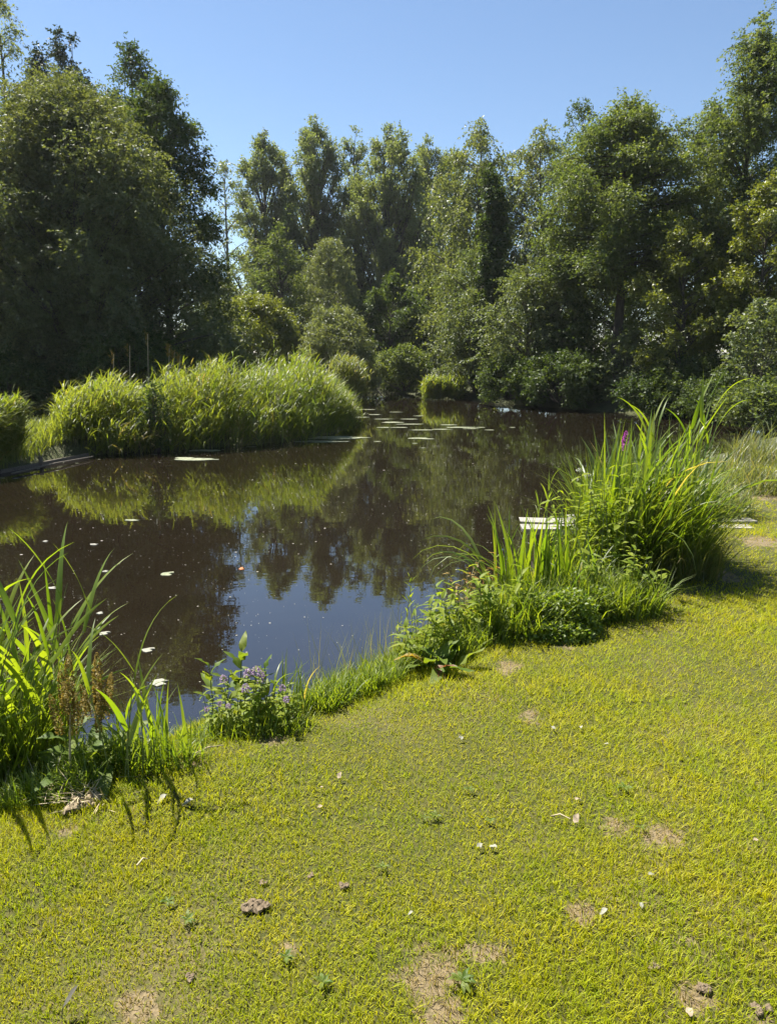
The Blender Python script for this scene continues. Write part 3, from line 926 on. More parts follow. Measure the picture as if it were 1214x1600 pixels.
def plume(px, py_top, py_base, Y, label, seed, fluffy):
    rng = np.random.default_rng(seed)
    a, b = at_y(px + rng.uniform(-6, 6), py_base, Y), at_y(px, py_top, Y)
    a.z = 0.1
    t = thing('reed_stalk', label, 'reed', a, 'dry stalks above the reed bed')
    e = np.array(b - a)
    u = np.linspace(0, 1, 6)[:, None]
    link('stem', new_mesh('stem', *tube(u * e + np.array([.05, 0, 0]) * u ** 2, np.full(6, .008), 5), M['stem_dry'], None, True), t)
    n = 60 if fluffy else 14
    f = rng.uniform(.86, 1.0, n)
    D = norm(rng.normal(0, .4, (n, 3)) + np.array([.2, 0, .8]))
    V, F = leaf_cards(rng, f[:, None] * e, D, norm(rng.normal(0, 1, (n, 3))), rng.uniform(.08, .16, n), np.full(n, .02 if fluffy else .01))
    link('plume', new_mesh('plume', V, F, M['seed'], rng.random(len(V))), t, kind='stuff')
plume(262, 541, 640, 18.5, 'dry stalk with a buff feathery plume, tallest of its three above the reed bed', 1, True)
plume(270, 550, 640, 18.8, 'dry stalk with a small buff plume just right of the tallest plume', 2, True)
plume(279, 556, 640, 18.8, 'dry stalk with a thin plume, rightmost of the three plumes', 3, True)
plume(228, 522, 640, 18.2, 'tall bare upright stalk left of the plumes above the reed bed', 4, False)
plume(200, 540, 640, 18.0, 'bent bare stalk with a wispy tip above the left part of the reed bed', 5, False)
plume(175, 553, 640, 17.6, 'leaning bare stalk, leftmost above the reed bed', 6, False)

# ------------------------------------------------------------------ foreground leaf and stem kinds (shared mesh data)
def blade_mesh(w, lean, bend, mat, seed, seg=8, fold=.25):
    rng = np.random.default_rng(seed)
    t = np.linspace(0, 1, seg + 1)
    ang = lean + bend * t ** 1.7
    r = np.concatenate([[0], np.cumsum((np.sin(ang[:-1]) + np.sin(ang[1:])) / 2 / seg)])
    z = np.concatenate([[0], np.cumsum((np.cos(ang[:-1]) + np.cos(ang[1:])) / 2 / seg)])
    tw = rng.uniform(-.5, .5) + rng.uniform(-1.2, 1.2) * t
    prof = np.minimum(1, .5 + 2.5 * t) * np.maximum(1 - t ** 2.0, .02)
    nrm = np.stack([np.cos(ang), 0 * t, -np.sin(ang)], 1)
    sid = np.array([0, 1.0, 0])[None] * np.cos(tw)[:, None] + nrm * np.sin(tw)[:, None]
    nn = nrm * np.cos(tw)[:, None] - np.array([0, 1.0, 0])[None] * np.sin(tw)[:, None]
    C = np.stack([r, 0 * r, z], 1)
    hw = (w / 2 * prof)[:, None]
    V = np.stack([C - sid * hw + nn * hw * fold, C, C + sid * hw + nn * hw * fold], 1).reshape(-1, 3)
    F = []
    for k in range(seg):
        for s in (0, 1):
            F.append([k * 3 + s, k * 3 + s + 1, k * 3 + s + 4, k * 3 + s + 3])
    return new_mesh('blade', V, F, mat, None, True)

def ovate_mesh(w, mat, seed, droop=.25, wavy=.0, seg=5, peak=.42):
    rng = np.random.default_rng(seed)
    t = np.linspace(0, 1, seg + 1)
    prof = np.sin(np.pi * t ** (math.log(.5) / math.log(peak))) ** .85
    prof[0], prof[-1] = .06, .02
    zc = -droop * t ** 2
    V = []
    for k in range(seg + 1):
        h = w / 2 * prof[k]
        e = rng.normal(0, wavy, 2) * h
        V += [(t[k], -h, zc[k] + .3 * h + e[0]), (t[k], 0, zc[k]), (t[k], h, zc[k] + .3 * h + e[1])]
    F = []
    for k in range(seg):
        for s in (0, 1):
            F.append([k * 3 + s, k * 3 + s + 1, k * 3 + s + 4, k * 3 + s + 3])
    return new_mesh('leaf', V, F, mat, None, True)

def mx(loc, rz=0.0, ry=0.0, s=1.0, rx=0.0):
    return Matrix.Translation(Vector(loc)) @ Matrix.Rotation(rz, 4, 'Z') @ Matrix.Rotation(ry, 4, 'Y') @ Matrix.Rotation(rx, 4, 'X') @ Matrix.Scale(s, 4)

def blades(root, kinds, pts, rng, Lr, azf, nmax=300, name='leaf'):
    """strap leaves as parts: pts are world points, Lr (min,max) length, azf(rng, point) azimuth"""
    for p in pts[:nmax]:
        me = kinds[rng.integers(len(kinds))]
        loc = Vector((float(p[0]), float(p[1]), gz(p[0], p[1]) - .01)) - root.location
        link(name, me, root, mx=mx(loc, azf(rng, p), 0, rng.uniform(*Lr)))

def blob_pts(rng, c, rx, ry, n, rot=0.0):
    a = rng.uniform(0, 2 * np.pi, n)
    r = np.sqrt(rng.random(n))
    x, y = rx * r * np.cos(a), ry * r * np.sin(a)
    cr, sr = math.cos(rot), math.sin(rot)
    return np.stack([c.x + x * cr - y * sr, c.y + x * sr + y * cr], 1)

def grass_mass(root_or_none, rng, pts, L, W, mat, name='undergrowth', lean=(.05, .6), bend=(.2, 1.4), nseg=4, az=None, tint=(0, .94), **props):
    n = len(pts)
    z = ground_z(pts[:, 0], pts[:, 1]) - .01
    P = np.stack([pts[:, 0], pts[:, 1], z], 1)
    if root_or_none is not None:
        P = P - np.array(root_or_none.location)
    a = rng.uniform(0, 6.283, n) if az is None else az
    V, F, k = ribbons(rng, P, a, rng.uniform(*L, n), rng.uniform(*W, n), rng.uniform(*lean, n), rng.uniform(*bend, n), nseg)
    return link(name, new_mesh(name, V, F, mat, np.repeat(rng.uniform(*tint, n), k)), root_or_none, kind='stuff', **props)

class Species:
    """a stem mesh with leaves placed on it; place() copies it as stem > leaf"""
    def __init__(self, stem, leaves, extra=()):
        self.stem, self.leaves, self.extra = stem, leaves, extra
    def place(self, root, loc, rz=0.0, tilt=0.0, s=1.0, tilt_az=0.0):
        m = Matrix.Translation(Vector(loc) - root.location) @ Matrix.Rotation(tilt_az, 4, 'Z') @ Matrix.Rotation(tilt, 4, 'Y') @ Matrix.Rotation(rz - tilt_az, 4, 'Z') @ Matrix.Scale(s, 4)
        st = link('stem', self.stem, root, mx=m)
        for me, mm in self.leaves:
            link('leaf', me, st, mx=mm)
        for nm, me, mm in self.extra:
            link(nm, me, st, mx=mm)
        return st

def stem_path(H, lean, rng, k=9):
    t = np.linspace(0, 1, k)
    w = rng.normal(0, .012 * H, 2)
    return np.stack([lean * H * t ** 1.6 + w[0] * np.sin(t * 5), w[1] * np.sin(t * 4), H * t], 1)

def reed_species(H, nleaf, kinds, ll, lean, seed, first=.2, rad=.0045, mat='stem_green'):
    rng = np.random.default_rng(seed)
    P = stem_path(H, lean, rng)
    me = new_mesh('stem', *tube(P, np.linspace(rad, rad * .35, len(P)), 6), M[mat], None, True)
    lv = []
    for q in range(nleaf):
        f = first + (1 - first) * (q + .5 + rng.uniform(-.2, .2)) / nleaf
        p = [np.interp(f, np.linspace(0, 1, len(P)), P[:, c]) for c in range(3)]
        lv.append((kinds[rng.integers(len(kinds))], mx(p, q * math.pi + rng.normal(0, .6), 0, ll * rng.uniform(.75, 1.15) * (1.1 - .35 * abs(f - .6)))))
    return Species(me, lv)

def herb_species(H, nodes_, kinds, ll, lean, seed, first=.12, rad=.003, pair=True, mat='stem_green', ry=(-.5, .15), taper=.6, extra=()):
    rng = np.random.default_rng(seed)
    P = stem_path(H, lean, rng)
    me = new_mesh('stem', *tube(P, np.linspace(rad, rad * .5, len(P)), 6), M[mat], None, True)
    lv = []
    for q in range(nodes_):
        f = first + (1 - first) * (q + .5) / nodes_
        p = [np.interp(f, np.linspace(0, 1, len(P)), P[:, c]) for c in range(3)]
        a = q * (math.pi / 2 if pair else 2.4) + rng.normal(0, .25)
        for s in ((0, math.pi) if pair else (0,)):
            lv.append((kinds[rng.integers(len(kinds))], mx(p, a + s + rng.normal(0, .2), rng.uniform(*ry), ll * rng.uniform(.75, 1.2) * (1.1 - taper * f))))
    return Species(me, lv, [(nm, e, mx((P[-1][0], P[-1][1], P[-1][2] + dz), 0, 0, s)) for nm, e, dz, s in extra])

def spike_mesh(name, mat, L, r, n, seed, ls=.02, lwid=.6, up=.3):
    rng = np.random.default_rng(seed)
    t = rng.random(n)
    prof = np.sin(np.pi * np.clip(t * .8 + .2, 0, 1)) ** .6
    a = rng.uniform(0, 6.283, n)
    d = np.stack([np.cos(a), np.sin(a), np.full(n, up)], 1)
    P = np.stack([np.cos(a) * r * .5 * prof, np.sin(a) * r * .5 * prof, t * L], 1)
    V, F = leaf_cards(rng, P, norm(d + rng.normal(0, .25, (n, 3))), norm(rng.normal(0, 1, (n, 3)) + np.array([0, 0, .6])), ls * rng.uniform(.6, 1.2, n) * prof + .003, np.full(n, ls * lwid))
    return new_mesh(name, V, F, mat, rng.random(len(V)))

B_REED = [blade_mesh(.056 + .014 * (k % 3), .20 + .09 * (k % 4), .18 + .24 * (k % 5), M['reed_leaf'], 100 + k) for k in range(12)]
B_SEDGE = [blade_mesh(.022 + .008 * (k % 3), .04 + .07 * (k % 4), .15 + .35 * (k % 6), M['sedge_leaf'], 200 + k) for k in range(16)]
B_IRIS = [blade_mesh(.036 + .008 * (k % 3), .03 + .05 * (k % 4), .05 + .12 * (k % 5), M['reed_leaf'], 300 + k, fold=.15) for k in range(10)]
B_ARCH = [blade_mesh(.026 + .006 * (k % 2), .2 + .1 * (k % 3), 1.9 + .35 * (k % 3), M['sedge_leaf'], 330 + k) for k in range(6)]
O_MINT = [ovate_mesh(.46, M['herb_leaf'], 400 + k, .15 + .1 * (k % 3), .15) for k in range(6)]
O_LANCE = [ovate_mesh(.30, M['herb_leaf'], 420 + k, .2 + .15 * (k % 3), .2, peak=.36) for k in range(6)]
O_NARROW = [ovate_mesh(.17, M['herb_leaf'], 440 + k, .1 + .1 * (k % 3), .1) for k in range(5)]
O_DOCK = [ovate_mesh(.34, M['dock_leaf'], 460 + k, .3 + .2 * (k % 3), .5, 7) for k in range(5)]
O_AMBER = [ovate_mesh(.40, M['amber_leaf'], 480 + k, .3, .4, 6) for k in range(3)]
O_RED = [ovate_mesh(.32, M['red_leaf'], 490 + k, .4, .5, 6) for k in range(3)]
ANY = lambda rng, p: rng.uniform(0, 6.283)
def toward(a, s):
    return lambda rng, p: rng.normal(a, s)
H_MINT = [spike_mesh('flower_head', M['mauve'], .05, .022, 70, 500 + k, .013, .7, .2) for k in range(3)]
H_DOCK = [spike_mesh('seed_head', M['seed'], .30, .030, 330, 510 + k, .018, .7, .6) for k in range(3)]
H_LOOSE = [spike_mesh('flower_spike', M['magenta'], .17, .034, 170, 520, .020, .6, .3)]

# ------------------------------------------------------------------ reed clump at the left edge
def left_reeds():
    rng = np.random.default_rng(5)
    c = land_at(30, 1225)
    t = thing('reed_clump', 'tall bright green reed clump with broad leaves at the left edge of the lawn', 'reeds', c)
    sp = [reed_species(.46 + .09 * k, 5 + k % 2, B_REED, .38 + .02 * k, .12 + .05 * (k % 3), 30 + k, .25) for k in range(6)]
    pts = blob_pts(rng, Vector((c.x - .46, c.y + .08, 0)), .58, .40, 78, -.1)
    for p in pts:
        sp[rng.integers(6)].place(t, (p[0], p[1], max(gz(p[0], p[1]), -.03)), rng.normal(.2, .9), rng.uniform(.0, .22), rng.uniform(.8, 1.0), rng.normal(.1, .5))
    pts = blob_pts(rng, Vector((c.x - .42, c.y + .04, 0)), .60, .40, 4000)
    grass_mass(t, rng, pts, (.25, .72), (.006, .013), M['bank_grass'], lean=(.0, .35))
    c2 = land_at(135, 1195)
    pts = np.concatenate([blob_pts(rng, c2, .14, .10, 600), blob_pts(rng, land_at(70, 1245), .22, .12, 900)])
    grass_mass(t, rng, pts, (.06, .18), (.004, .008), M['bank_grass'], 'grass_tuft', lean=(.0, .6), tint=(.0, .6))
left_reeds()

def dock_stalk(px, py, top, label, seed, nl, Hs=None):
    rng = np.random.default_rng(seed)
    c = land_at(px, py)
    H = Hs or (at_y(px, top, c.y).z - c.z)
    t = thing('dock_plant', label, 'dock plant', c)
    heads = [('seed_head', H_DOCK[k % 3], -.02 - .07 * k, .72 - .15 * k) for k in range(2)]
    sp = herb_species(H - .24, 4, O_DOCK, .13, .05, seed, .3, .005, False, 'stem_dry' if seed % 2 else 'stem_green', (-.4, .3), .5, heads)
    st = sp.place(t, c, rng.uniform(0, 6), .05)
    for k in range(5):          # side branches of the seed stalk
        f = .55 + .09 * k
        a = k * 2.4
        b = (math.cos(a) * .035, math.sin(a) * .035, (H - .24) * f)
        link('seed_head', H_DOCK[k % 3], st, mx=mx((b[0] + .05 * (H - .24) * f ** 1.6, b[1], b[2]), a, .18, .5 + .1 * (k % 2)))
    for k in range(nl):
        link('leaf', O_DOCK[k % 5], t, mx=mx((0, 0, .02), k * 2.4 + rng.normal(0, .3), -rng.uniform(.5, 1.1), rng.uniform(.16, .28)))
    return t
dock_stalk(112, 1222, 1008, 'rusty brown seeding dock stalk beside the left reed clump', 71, 4)
dock_stalk(158, 1196, 1000, 'yellow-brown seeding dock stalk right of the rusty one, over the water', 72, 5)

def small_reed():
    rng = np.random.default_rng(8)
    c = land_at(222, 1200)
    t = thing('young_reed', 'young reed with long dark leaves and thin stems left of the mint', 'reeds', c)
    sp = [reed_species(.40, 2, B_REED, .34, .10, 81, .85, .0035), reed_species(.30, 3, B_REED, .24, .05, 82, .4, .003), reed_species(.30, 2, B_REED, .24, -.1, 83, .6, .003)]
    for k, (dx, dy) in enumerate([(-.03, -.10), (-.01, -.12), (.03, -.08), (-.09, -.09), (.06, -.02), (-.04, .02)]):
        sp[k % 3].place(t, (c.x + dx, c.y + dy, gz(c.x + dx, c.y + dy)), k * 1.3 + .2, .06, 1.0 if k else 1.15, k)
    pts = blob_pts(rng, Vector((c.x + .02, c.y + .03, 0)), .17, .10, 60)
    blades(t, B_IRIS + B_SEDGE[:6], pts, rng, (.16, .36), ANY)
    pts = blob_pts(rng, Vector((c.x + .02, c.y + .04, 0)), .22, .12, 500)
    grass_mass(t, rng, pts, (.06, .2), (.004, .008), M['bank_grass'], lean=(0, .6), tint=(0, .6))
    # pale strap leaves that arch out over the water
    for a, L in ((2.7, .34), (3.0, .42), (2.4, .30)):
        link('leaf', B_ARCH[int(L * 10) % 6], t, mx=mx((-.03, .03, .02), a, .5, L))
small_reed()

def mint():
    rng = np.random.default_rng(9)
    c = land_at(385, 1138)
    t = thing('mint_plant', 'water mint with mauve flower heads at the lawn edge', 'mint plant', c)
    fl = [herb_species(.20 + .025 * k, 5, O_MINT, .062, .06, 90 + k, .15, .0025, extra=[('flower_head', H_MINT[k % 3], -.015, .78 + .1 * (k % 2))]) for k in range(4)]
    nf = [herb_species(.15 + .03 * k, 5, O_MINT + O_LANCE[:2], .062, .08, 96 + k, .1, .0025) for k in range(4)]
    pts = blob_pts(rng, Vector((c.x + .03, c.y + .03, 0)), .21, .11, 44)
    for k, p in enumerate(pts):
        z = max(gz(p[0], p[1]), .0)
        s = 1.05 - .3 * abs(p[0] - c.x) / .2
        if k < 8:
            fl[k % 4].place(t, (p[0], p[1], z), rng.uniform(0, 6), rng.uniform(0, .2), s, rng.uniform(0, 6))
        else:
            nf[k % 4].place(t, (p[0], p[1], z), rng.uniform(0, 6), rng.uniform(0, .35), s, rng.uniform(0, 6))
    p = blob_pts(rng, Vector((c.x - .10, c.y - .06, 0)), .08, .04, 3)
    for k in range(3):
        fl[k].place(t, (p[k][0], p[k][1], gz(*p[k])), k, .3, .62, 3.5 + k)
    d = thing('dock_plant', 'leafy upright dock shoots with glossy pointed leaves behind the mauve mint flowers', 'dock plant', land_at(352, 1120))
    sp = [herb_species(.25 + .05 * k, 6, O_DOCK, .13, .05, 105 + k, .25, .004, False, 'stem_green', (-1.15, -.5), .3) for k in range(3)]
    for k, (dx, dy, s) in enumerate([(.0, 0, .9), (.07, .02, 1.1), (-.05, .01, .8), (.15, .03, .85), (.20, .02, .75)]):
        sp[k % 3].place(d, (d.location.x + dx, d.location.y + dy, max(0, gz(d.location.x + dx, d.location.y + dy))), k * 1.9, .08, s, k)
    s = land_at(448, 1112)
    g = thing('iris_tuft', 'small tuft of strap leaves leaning over the water right of the mint', 'iris', s)
    blades(g, B_SEDGE + B_IRIS[:4], blob_pts(rng, s, .10, .06, 60), rng, (.14, .34), toward(.5, .9))
    pts = blob_pts(rng, Vector((c.x + .0, c.y - .01, 0)), .32, .12, 900)
    grass_mass(None, rng, pts, (.05, .13), (.003, .006), M['bank_grass'], 'bank_grass', label='short grass at the foot of the mint', category='grass')
mint()

# ------------------------------------------------------------------ weeds on the bank between mint and iris
def bank_weeds():
    rng = np.random.default_rng(10)
    line = [(505, 1104), (545, 1085), (580, 1070), (620, 1050), (660, 1035), (700, 1015), (750, 995)]
    pts = []
    for k, (px, py) in enumerate(line):
        c = land_at(px, py)
        pts.append(blob_pts(rng, c, .13 + .015 * k, .10 + .02 * k, 500 + 60 * k))
    grass_mass(None, rng, np.concatenate(pts), (.05, .20), (.004, .009), M['bank_grass'], 'bank_grass', lean=(0, .6), label='bright tussocky grass along the bank between the mint and the iris', category='grass')
    # hair-fine flowering grasses over the water
    pts = np.concatenate([blob_pts(rng, land_at(x, y), .22, .14, 50) for x, y in ((540, 1075), (590, 1050), (640, 1020), (700, 985))])
    grass_mass(None, rng, pts, (.22, .48), (.0018, .003), M['reed_grey'], 'wispy_grass', lean=(0, .35), bend=(.1, .7), tint=(.7, 1), label='hair-fine flowering grass stalks above the bank', category='grass')
    c = land_at(640, 1025)
    t = thing('willowherb', 'tall thin weed with narrow leaves standing up against the reflected sky', 'weed', c)
    sp = [herb_species(.52 + .05 * k, 14, O_NARROW, .085, .03, 120 + k, .1, .0028, False, 'stem_green', (-1.2, -.7), .45) for k in range(2)]
    for k, (dx, dy, s) in enumerate([(-.03, .02, .95), (.015, .03, .85), (.05, .0, .6), (-.07, .0, .55)]):
        sp[k % 2].place(t, (c.x + dx, c.y + dy, gz(c.x + dx, c.y + dy)), k * 2, .04, s, k * 2)
    c = land_at(690, 1050)
    t = thing('dock_plant', 'dock with broad green, amber and withered red leaves at the lawn edge', 'dock plant', c)
    for k in range(12):
        link('leaf', O_DOCK[k % 5], t, mx=mx((rng.normal(0, .04), rng.normal(.03, .03), .02), k * 2.4, -rng.uniform(.4, 1.2), rng.uniform(.13, .24)))
    for k in range(3):
        link('leaf', O_RED[k % 3], t, mx=mx((rng.normal(-.01, .03), -.06, .04), rng.uniform(3.5, 6), rng.uniform(-.9, .4), rng.uniform(.08, .14)), label='withered red leaf')
    p = land_at(630, 1062)
    for k, (dx, a) in enumerate(((0, .1), (.05, 2.9), (.02, .5))):
        link('leaf', O_AMBER[k % 3], t, mx=mx((p.x - c.x + dx, p.y - c.y, .10), a, .1, .12), label='amber yellow leaf')
    # leafy weeds, some amber
    w = thing('weed_patch', 'tangle of leafy weeds with amber tips on the bank left of the iris', 'weeds', land_at(725, 990))
    sps = [herb_species(.27 + .05 * k, 8, O_LANCE, .10, .08, 130 + k, .1, .003, k % 2 == 0, 'stem_green', (-.8, .1), .4) for k in range(4)]
    spa = [herb_species(.36, 11, O_AMBER + O_LANCE[:1], .055, .1, 140 + k, .35, .003, False, 'stem_dry', (-.8, .1), .3) for k in range(2)]
    pts = np.concatenate([blob_pts(rng, land_at(x, y), .16, .14, n) for x, y, n in ((650, 1040, 8), (690, 1020, 11), (735, 995, 14), (775, 985, 10))])
    for k, p in enumerate(pts):
        sps[k % 4].place(w, (p[0], p[1], max(0, gz(*p))), rng.uniform(0, 6), rng.uniform(0, .3), rng.uniform(.7, 1.1), rng.uniform(0, 6))
    for k, p in enumerate(blob_pts(rng, land_at(730, 960), .14, .10, 6)):
        spa[k % 2].place(w, (p[0], p[1], max(0, gz(*p))), rng.uniform(0, 6), .2, rng.uniform(.8, 1.1), rng.uniform(0, 6))
bank_weeds()

# ------------------------------------------------------------------ iris and the big clump on the right
def right_side():
    rng = np.random.default_rng(12)
    c = land_at(842, 955)
    c = Vector((c.x - .02, c.y + .15, gz(c.x, c.y + .15)))
    t = thing('iris_clump', 'yellow flag iris clump with tall upright sword leaves left of the big reed clump', 'iris', c)
    blades(t, B_IRIS, blob_pts(rng, c, .26, .17, 70), rng, (.45, .74), ANY)
    blades(t, B_SEDGE, blob_pts(rng, Vector((c.x + .22, c.y + .05, 0)), .25, .2, 60), rng, (.3, .6), ANY)
    for k in range(11):
        link('leaf', B_ARCH[k % 6], t, mx=mx((rng.uniform(-.28, -.08), rng.uniform(-.08, .12), 0), rng.normal(3.0, .45), 0, rng.uniform(.6, .95)), label='pale leaf arching out over the water')
    # dense small-leaved cress in front
    c2 = land_at(875, 985)
    h = thing('cress_patch', 'low dense mound of small bright leaves at the lawn edge in front of the iris', 'cress', c2)
    n = 1500
    def mound(cc, rx, ry, hz, n, ll, name, parent):
        u = norm(rng.normal(0, 1, (n, 3)))
        u[:, 2] = np.abs(u[:, 2])
        q = u * np.array([rx, ry, hz]) * rng.uniform(.6, 1.02, (n, 1))
        P = q + np.array([cc.x, cc.y, 0]) - np.array(parent.location)
        P[:, 2] += ground_z(q[:, 0] + cc.x, q[:, 1] + cc.y) + parent.location.z * 0
        V, F = leaf_cards(rng, P, norm(u + rng.normal(0, .7, (n, 3))), norm(u * .6 + np.array([0, 0, .7]) + rng.normal(0, .4, (n, 3))), ll * rng.uniform(.6, 1.3, n), ll * .75 * rng.uniform(.6, 1.2, n))
        link(name, new_mesh(name, V, F, M['herb_mass'], np.repeat(np.clip(rng.normal(.5, .25, n), 0, 1), 4)), parent, kind='stuff')
    h.location.z = 0
    for px, py, rx, ry, hz, n in ((835, 985, .17, .13, .22, 2200), (885, 985, .20, .15, .26, 2800), (925, 965, .16, .14, .20, 2000), (800, 985, .13, .12, .14, 1300), (870, 1000, .22, .08, .10, 1200)):
        mound(land_at(px, py), rx, ry, hz, n, .026, 'foliage', h)
    # taller leafy herbs between
    b = thing('balsam_patch', 'yellow-green leafy herb thicket between the iris and the big reed clump', 'herbs', land_at(970, 905))
    sps = [herb_species(.55 + .08 * k, 9, O_LANCE + O_MINT[:2], .11, .06, 150 + k, .15, .0045, True, 'stem_green', (-.6, .2), .45) for k in range(5)]
    spl = [herb_species(.30 + .05 * k, 7, O_LANCE + O_MINT[:2], .095, .06, 160 + k, .1, .004, k % 2 == 0, 'stem_green', (-.6, .2), .4) for k in range(3)]
    for k, p in enumerate(blob_pts(rng, land_at(950, 908), .30, .20, 18, .6)):
        sps[k % 5].place(b, (p[0], p[1], gz(*p)), rng.uniform(0, 6), rng.uniform(0, .2), rng.uniform(.85, 1.15), rng.uniform(0, 6))
    for k, p in enumerate(blob_pts(rng, land_at(960, 945), .28, .14, 14)):
        spl[k % 3].place(b, (p[0], p[1], gz(*p)), rng.uniform(0, 6), rng.uniform(0, .3), rng.uniform(.8, 1.1), rng.uniform(0, 6))
    for k, p in enumerate(blob_pts(rng, land_at(905, 900), .22, .14, 10)):
        sps[k % 2].place(b, (p[0], p[1], gz(*p)), rng.uniform(0, 6), rng.uniform(0, .25), rng.uniform(.9, 1.15), rng.uniform(2, 4))
    link('leaf', O_AMBER[0], b, mx=mx(at_y(950, 872, b.location.y) - b.location, 3.4, .2, .10), label='amber yellow leaf')
    g = []
    for px, py, rx, ry, n in ((880, 960, .4, .22, 900), (960, 960, .3, .14, 700), (800, 990, .25, .15, 500), (930, 900, .3, .3, 700)):
        g.append(blob_pts(rng, land_at(px, py), rx, ry, n))
    grass_mass(None, rng, np.concatenate(g), (.12, .40), (.005, .010), M['bank_grass'], 'bank_grass', lean=(0, .6), label='long grass growing through the herbs right of the iris', category='grass')
    # the big clump
    c = land_at(1012, 893)
    c = Vector((c.x, c.y + .25, gz(c.x, c.y + .15)))
    t = thing('reed_clump', 'big shaggy clump of long arching reed leaves on the right beside the grey planks', 'reeds', c)
    lean_r = toward(.35, 1.15)
    blades(t, B_SEDGE + B_IRIS[:4], blob_pts(rng, c, .42, .46, 300, .5), rng, (.75, 1.22), lean_r)
    for k in range(14):
        p = blob_pts(rng, c, .5, .4, 1)[0]
        link('leaf', B_ARCH[k % 6], t, mx=mx(Vector((p[0], p[1], gz(*p))) - t.location, rng.normal(.2, 1.2), 0, rng.uniform(.9, 1.35)))
    sp = [reed_species(1.00 + .07 * k, 3, B_REED, .36, .12, 170 + k, .70, .004) for k in range(4)]
    for k, p in enumerate(blob_pts(rng, Vector((c.x + .02, c.y + .10, 0)), .36, .30, 10)):
        sp[k % 4].place(t, (p[0], p[1], gz(*p)), rng.normal(.2, .4), rng.uniform(.0, .18), rng.uniform(.9, 1.1), rng.normal(.1, .4))
    pts = blob_pts(rng, c, .46, .46, 3200, .5)
    az = rng.normal(.2, 1.6, len(pts))
    grass_mass(t, rng, pts, (.40, 1.02), (.007, .014), M['bank_grass'], az=az, lean=(.0, .5), bend=(.1, 1.6), nseg=5, tint=(0, .8))
    pts = np.concatenate([blob_pts(rng, Vector((c.x + .1, c.y - .35, 0)), .42, .18, 800), blob_pts(rng, Vector((c.x + .40, c.y + .15, 0)), .2, .4, 700)])
    grass_mass(t, rng, pts, (.2, .6), (.005, .010), M['reed_grey'], lean=(.1, .8), bend=(.2, 1.3), tint=(0, 1))
    # purple loosestrife
    p = at_z(966, 870, .1)
    p.z = gz(p.x, p.y)
    Hs = at_y(966, 700, p.y).z - p.z
    l = thing('loosestrife', 'purple loosestrife with one magenta flower spike rising from the big reed clump', 'flower', p)
    herb_species(Hs, 16, O_NARROW, .09, .0, 180, .15, .0045, True, 'stem_green', (-.5, .1), .5, [('flower_spike', H_LOOSE[0], -.02, 1.0)]).place(l, p)
    # reed shoot alone in the water
    p = at_z(846, 850, 0)
    s = thing('young_reed', 'single young reed shoot standing in the water behind the iris', 'reeds', (p.x, p.y, -.1))
    reed_species(.72, 7, B_REED, .26, .08, 190, .55, .004).place(s, (p.x, p.y, -.1), .3)
    reed_species(.55, 5, B_REED, .22, -.05, 191, .5, .004).place(s, (p.x - .03, p.y + .05, -.1), 1.2)
    # white-flowered stalk
    p = at_z(905, 880, .05)
    p.z = gz(p.x, p.y)
    q = thing('water_dropwort', 'thin stalk with tiny white flower heads above the water left of the big reed clump', 'flower', p)
    Hs = at_y(895, 735, p.y).z - p.z
    hd = [spike_mesh('flower_head', M['white_flower'], .03, .05, 40, 530 + k, .012, .8, .5) for k in range(2)]
    sp = herb_species(Hs, 8, O_NARROW, .07, -.05, 195, .2, .003, False, 'stem_green', (-.8, .0), .4, [('flower_head', hd[0], -.01, 1.0)])
    for k, (dx, s) in enumerate(((0, 1), (.06, .94), (-.07, .9), (.12, .86))):
        sp.place(q, (p.x + dx, p.y + .02 * k, p.z), k, .05 * k, s, k * 2)
    # grass bank past the planks
    pts = np.concatenate([blob_pts(rng, land_at(1150, 760), .55, .8, 1800), blob_pts(rng, land_at(1195, 722), .5, .8, 1500), blob_pts(rng, land_at(1110, 800), .4, .4, 900)])
    s = shore_dist(pts[:, 0], pts[:, 1])
    pts = pts[s > .0]
    grass_mass(None, rng, pts, (.15, .50), (.007, .014), M['reed_grey'], 'bank_grass', lean=(0, .7), tint=(.2, 1), label='long olive grass on the bank behind the right end of the planks', category='grass')
right_side()

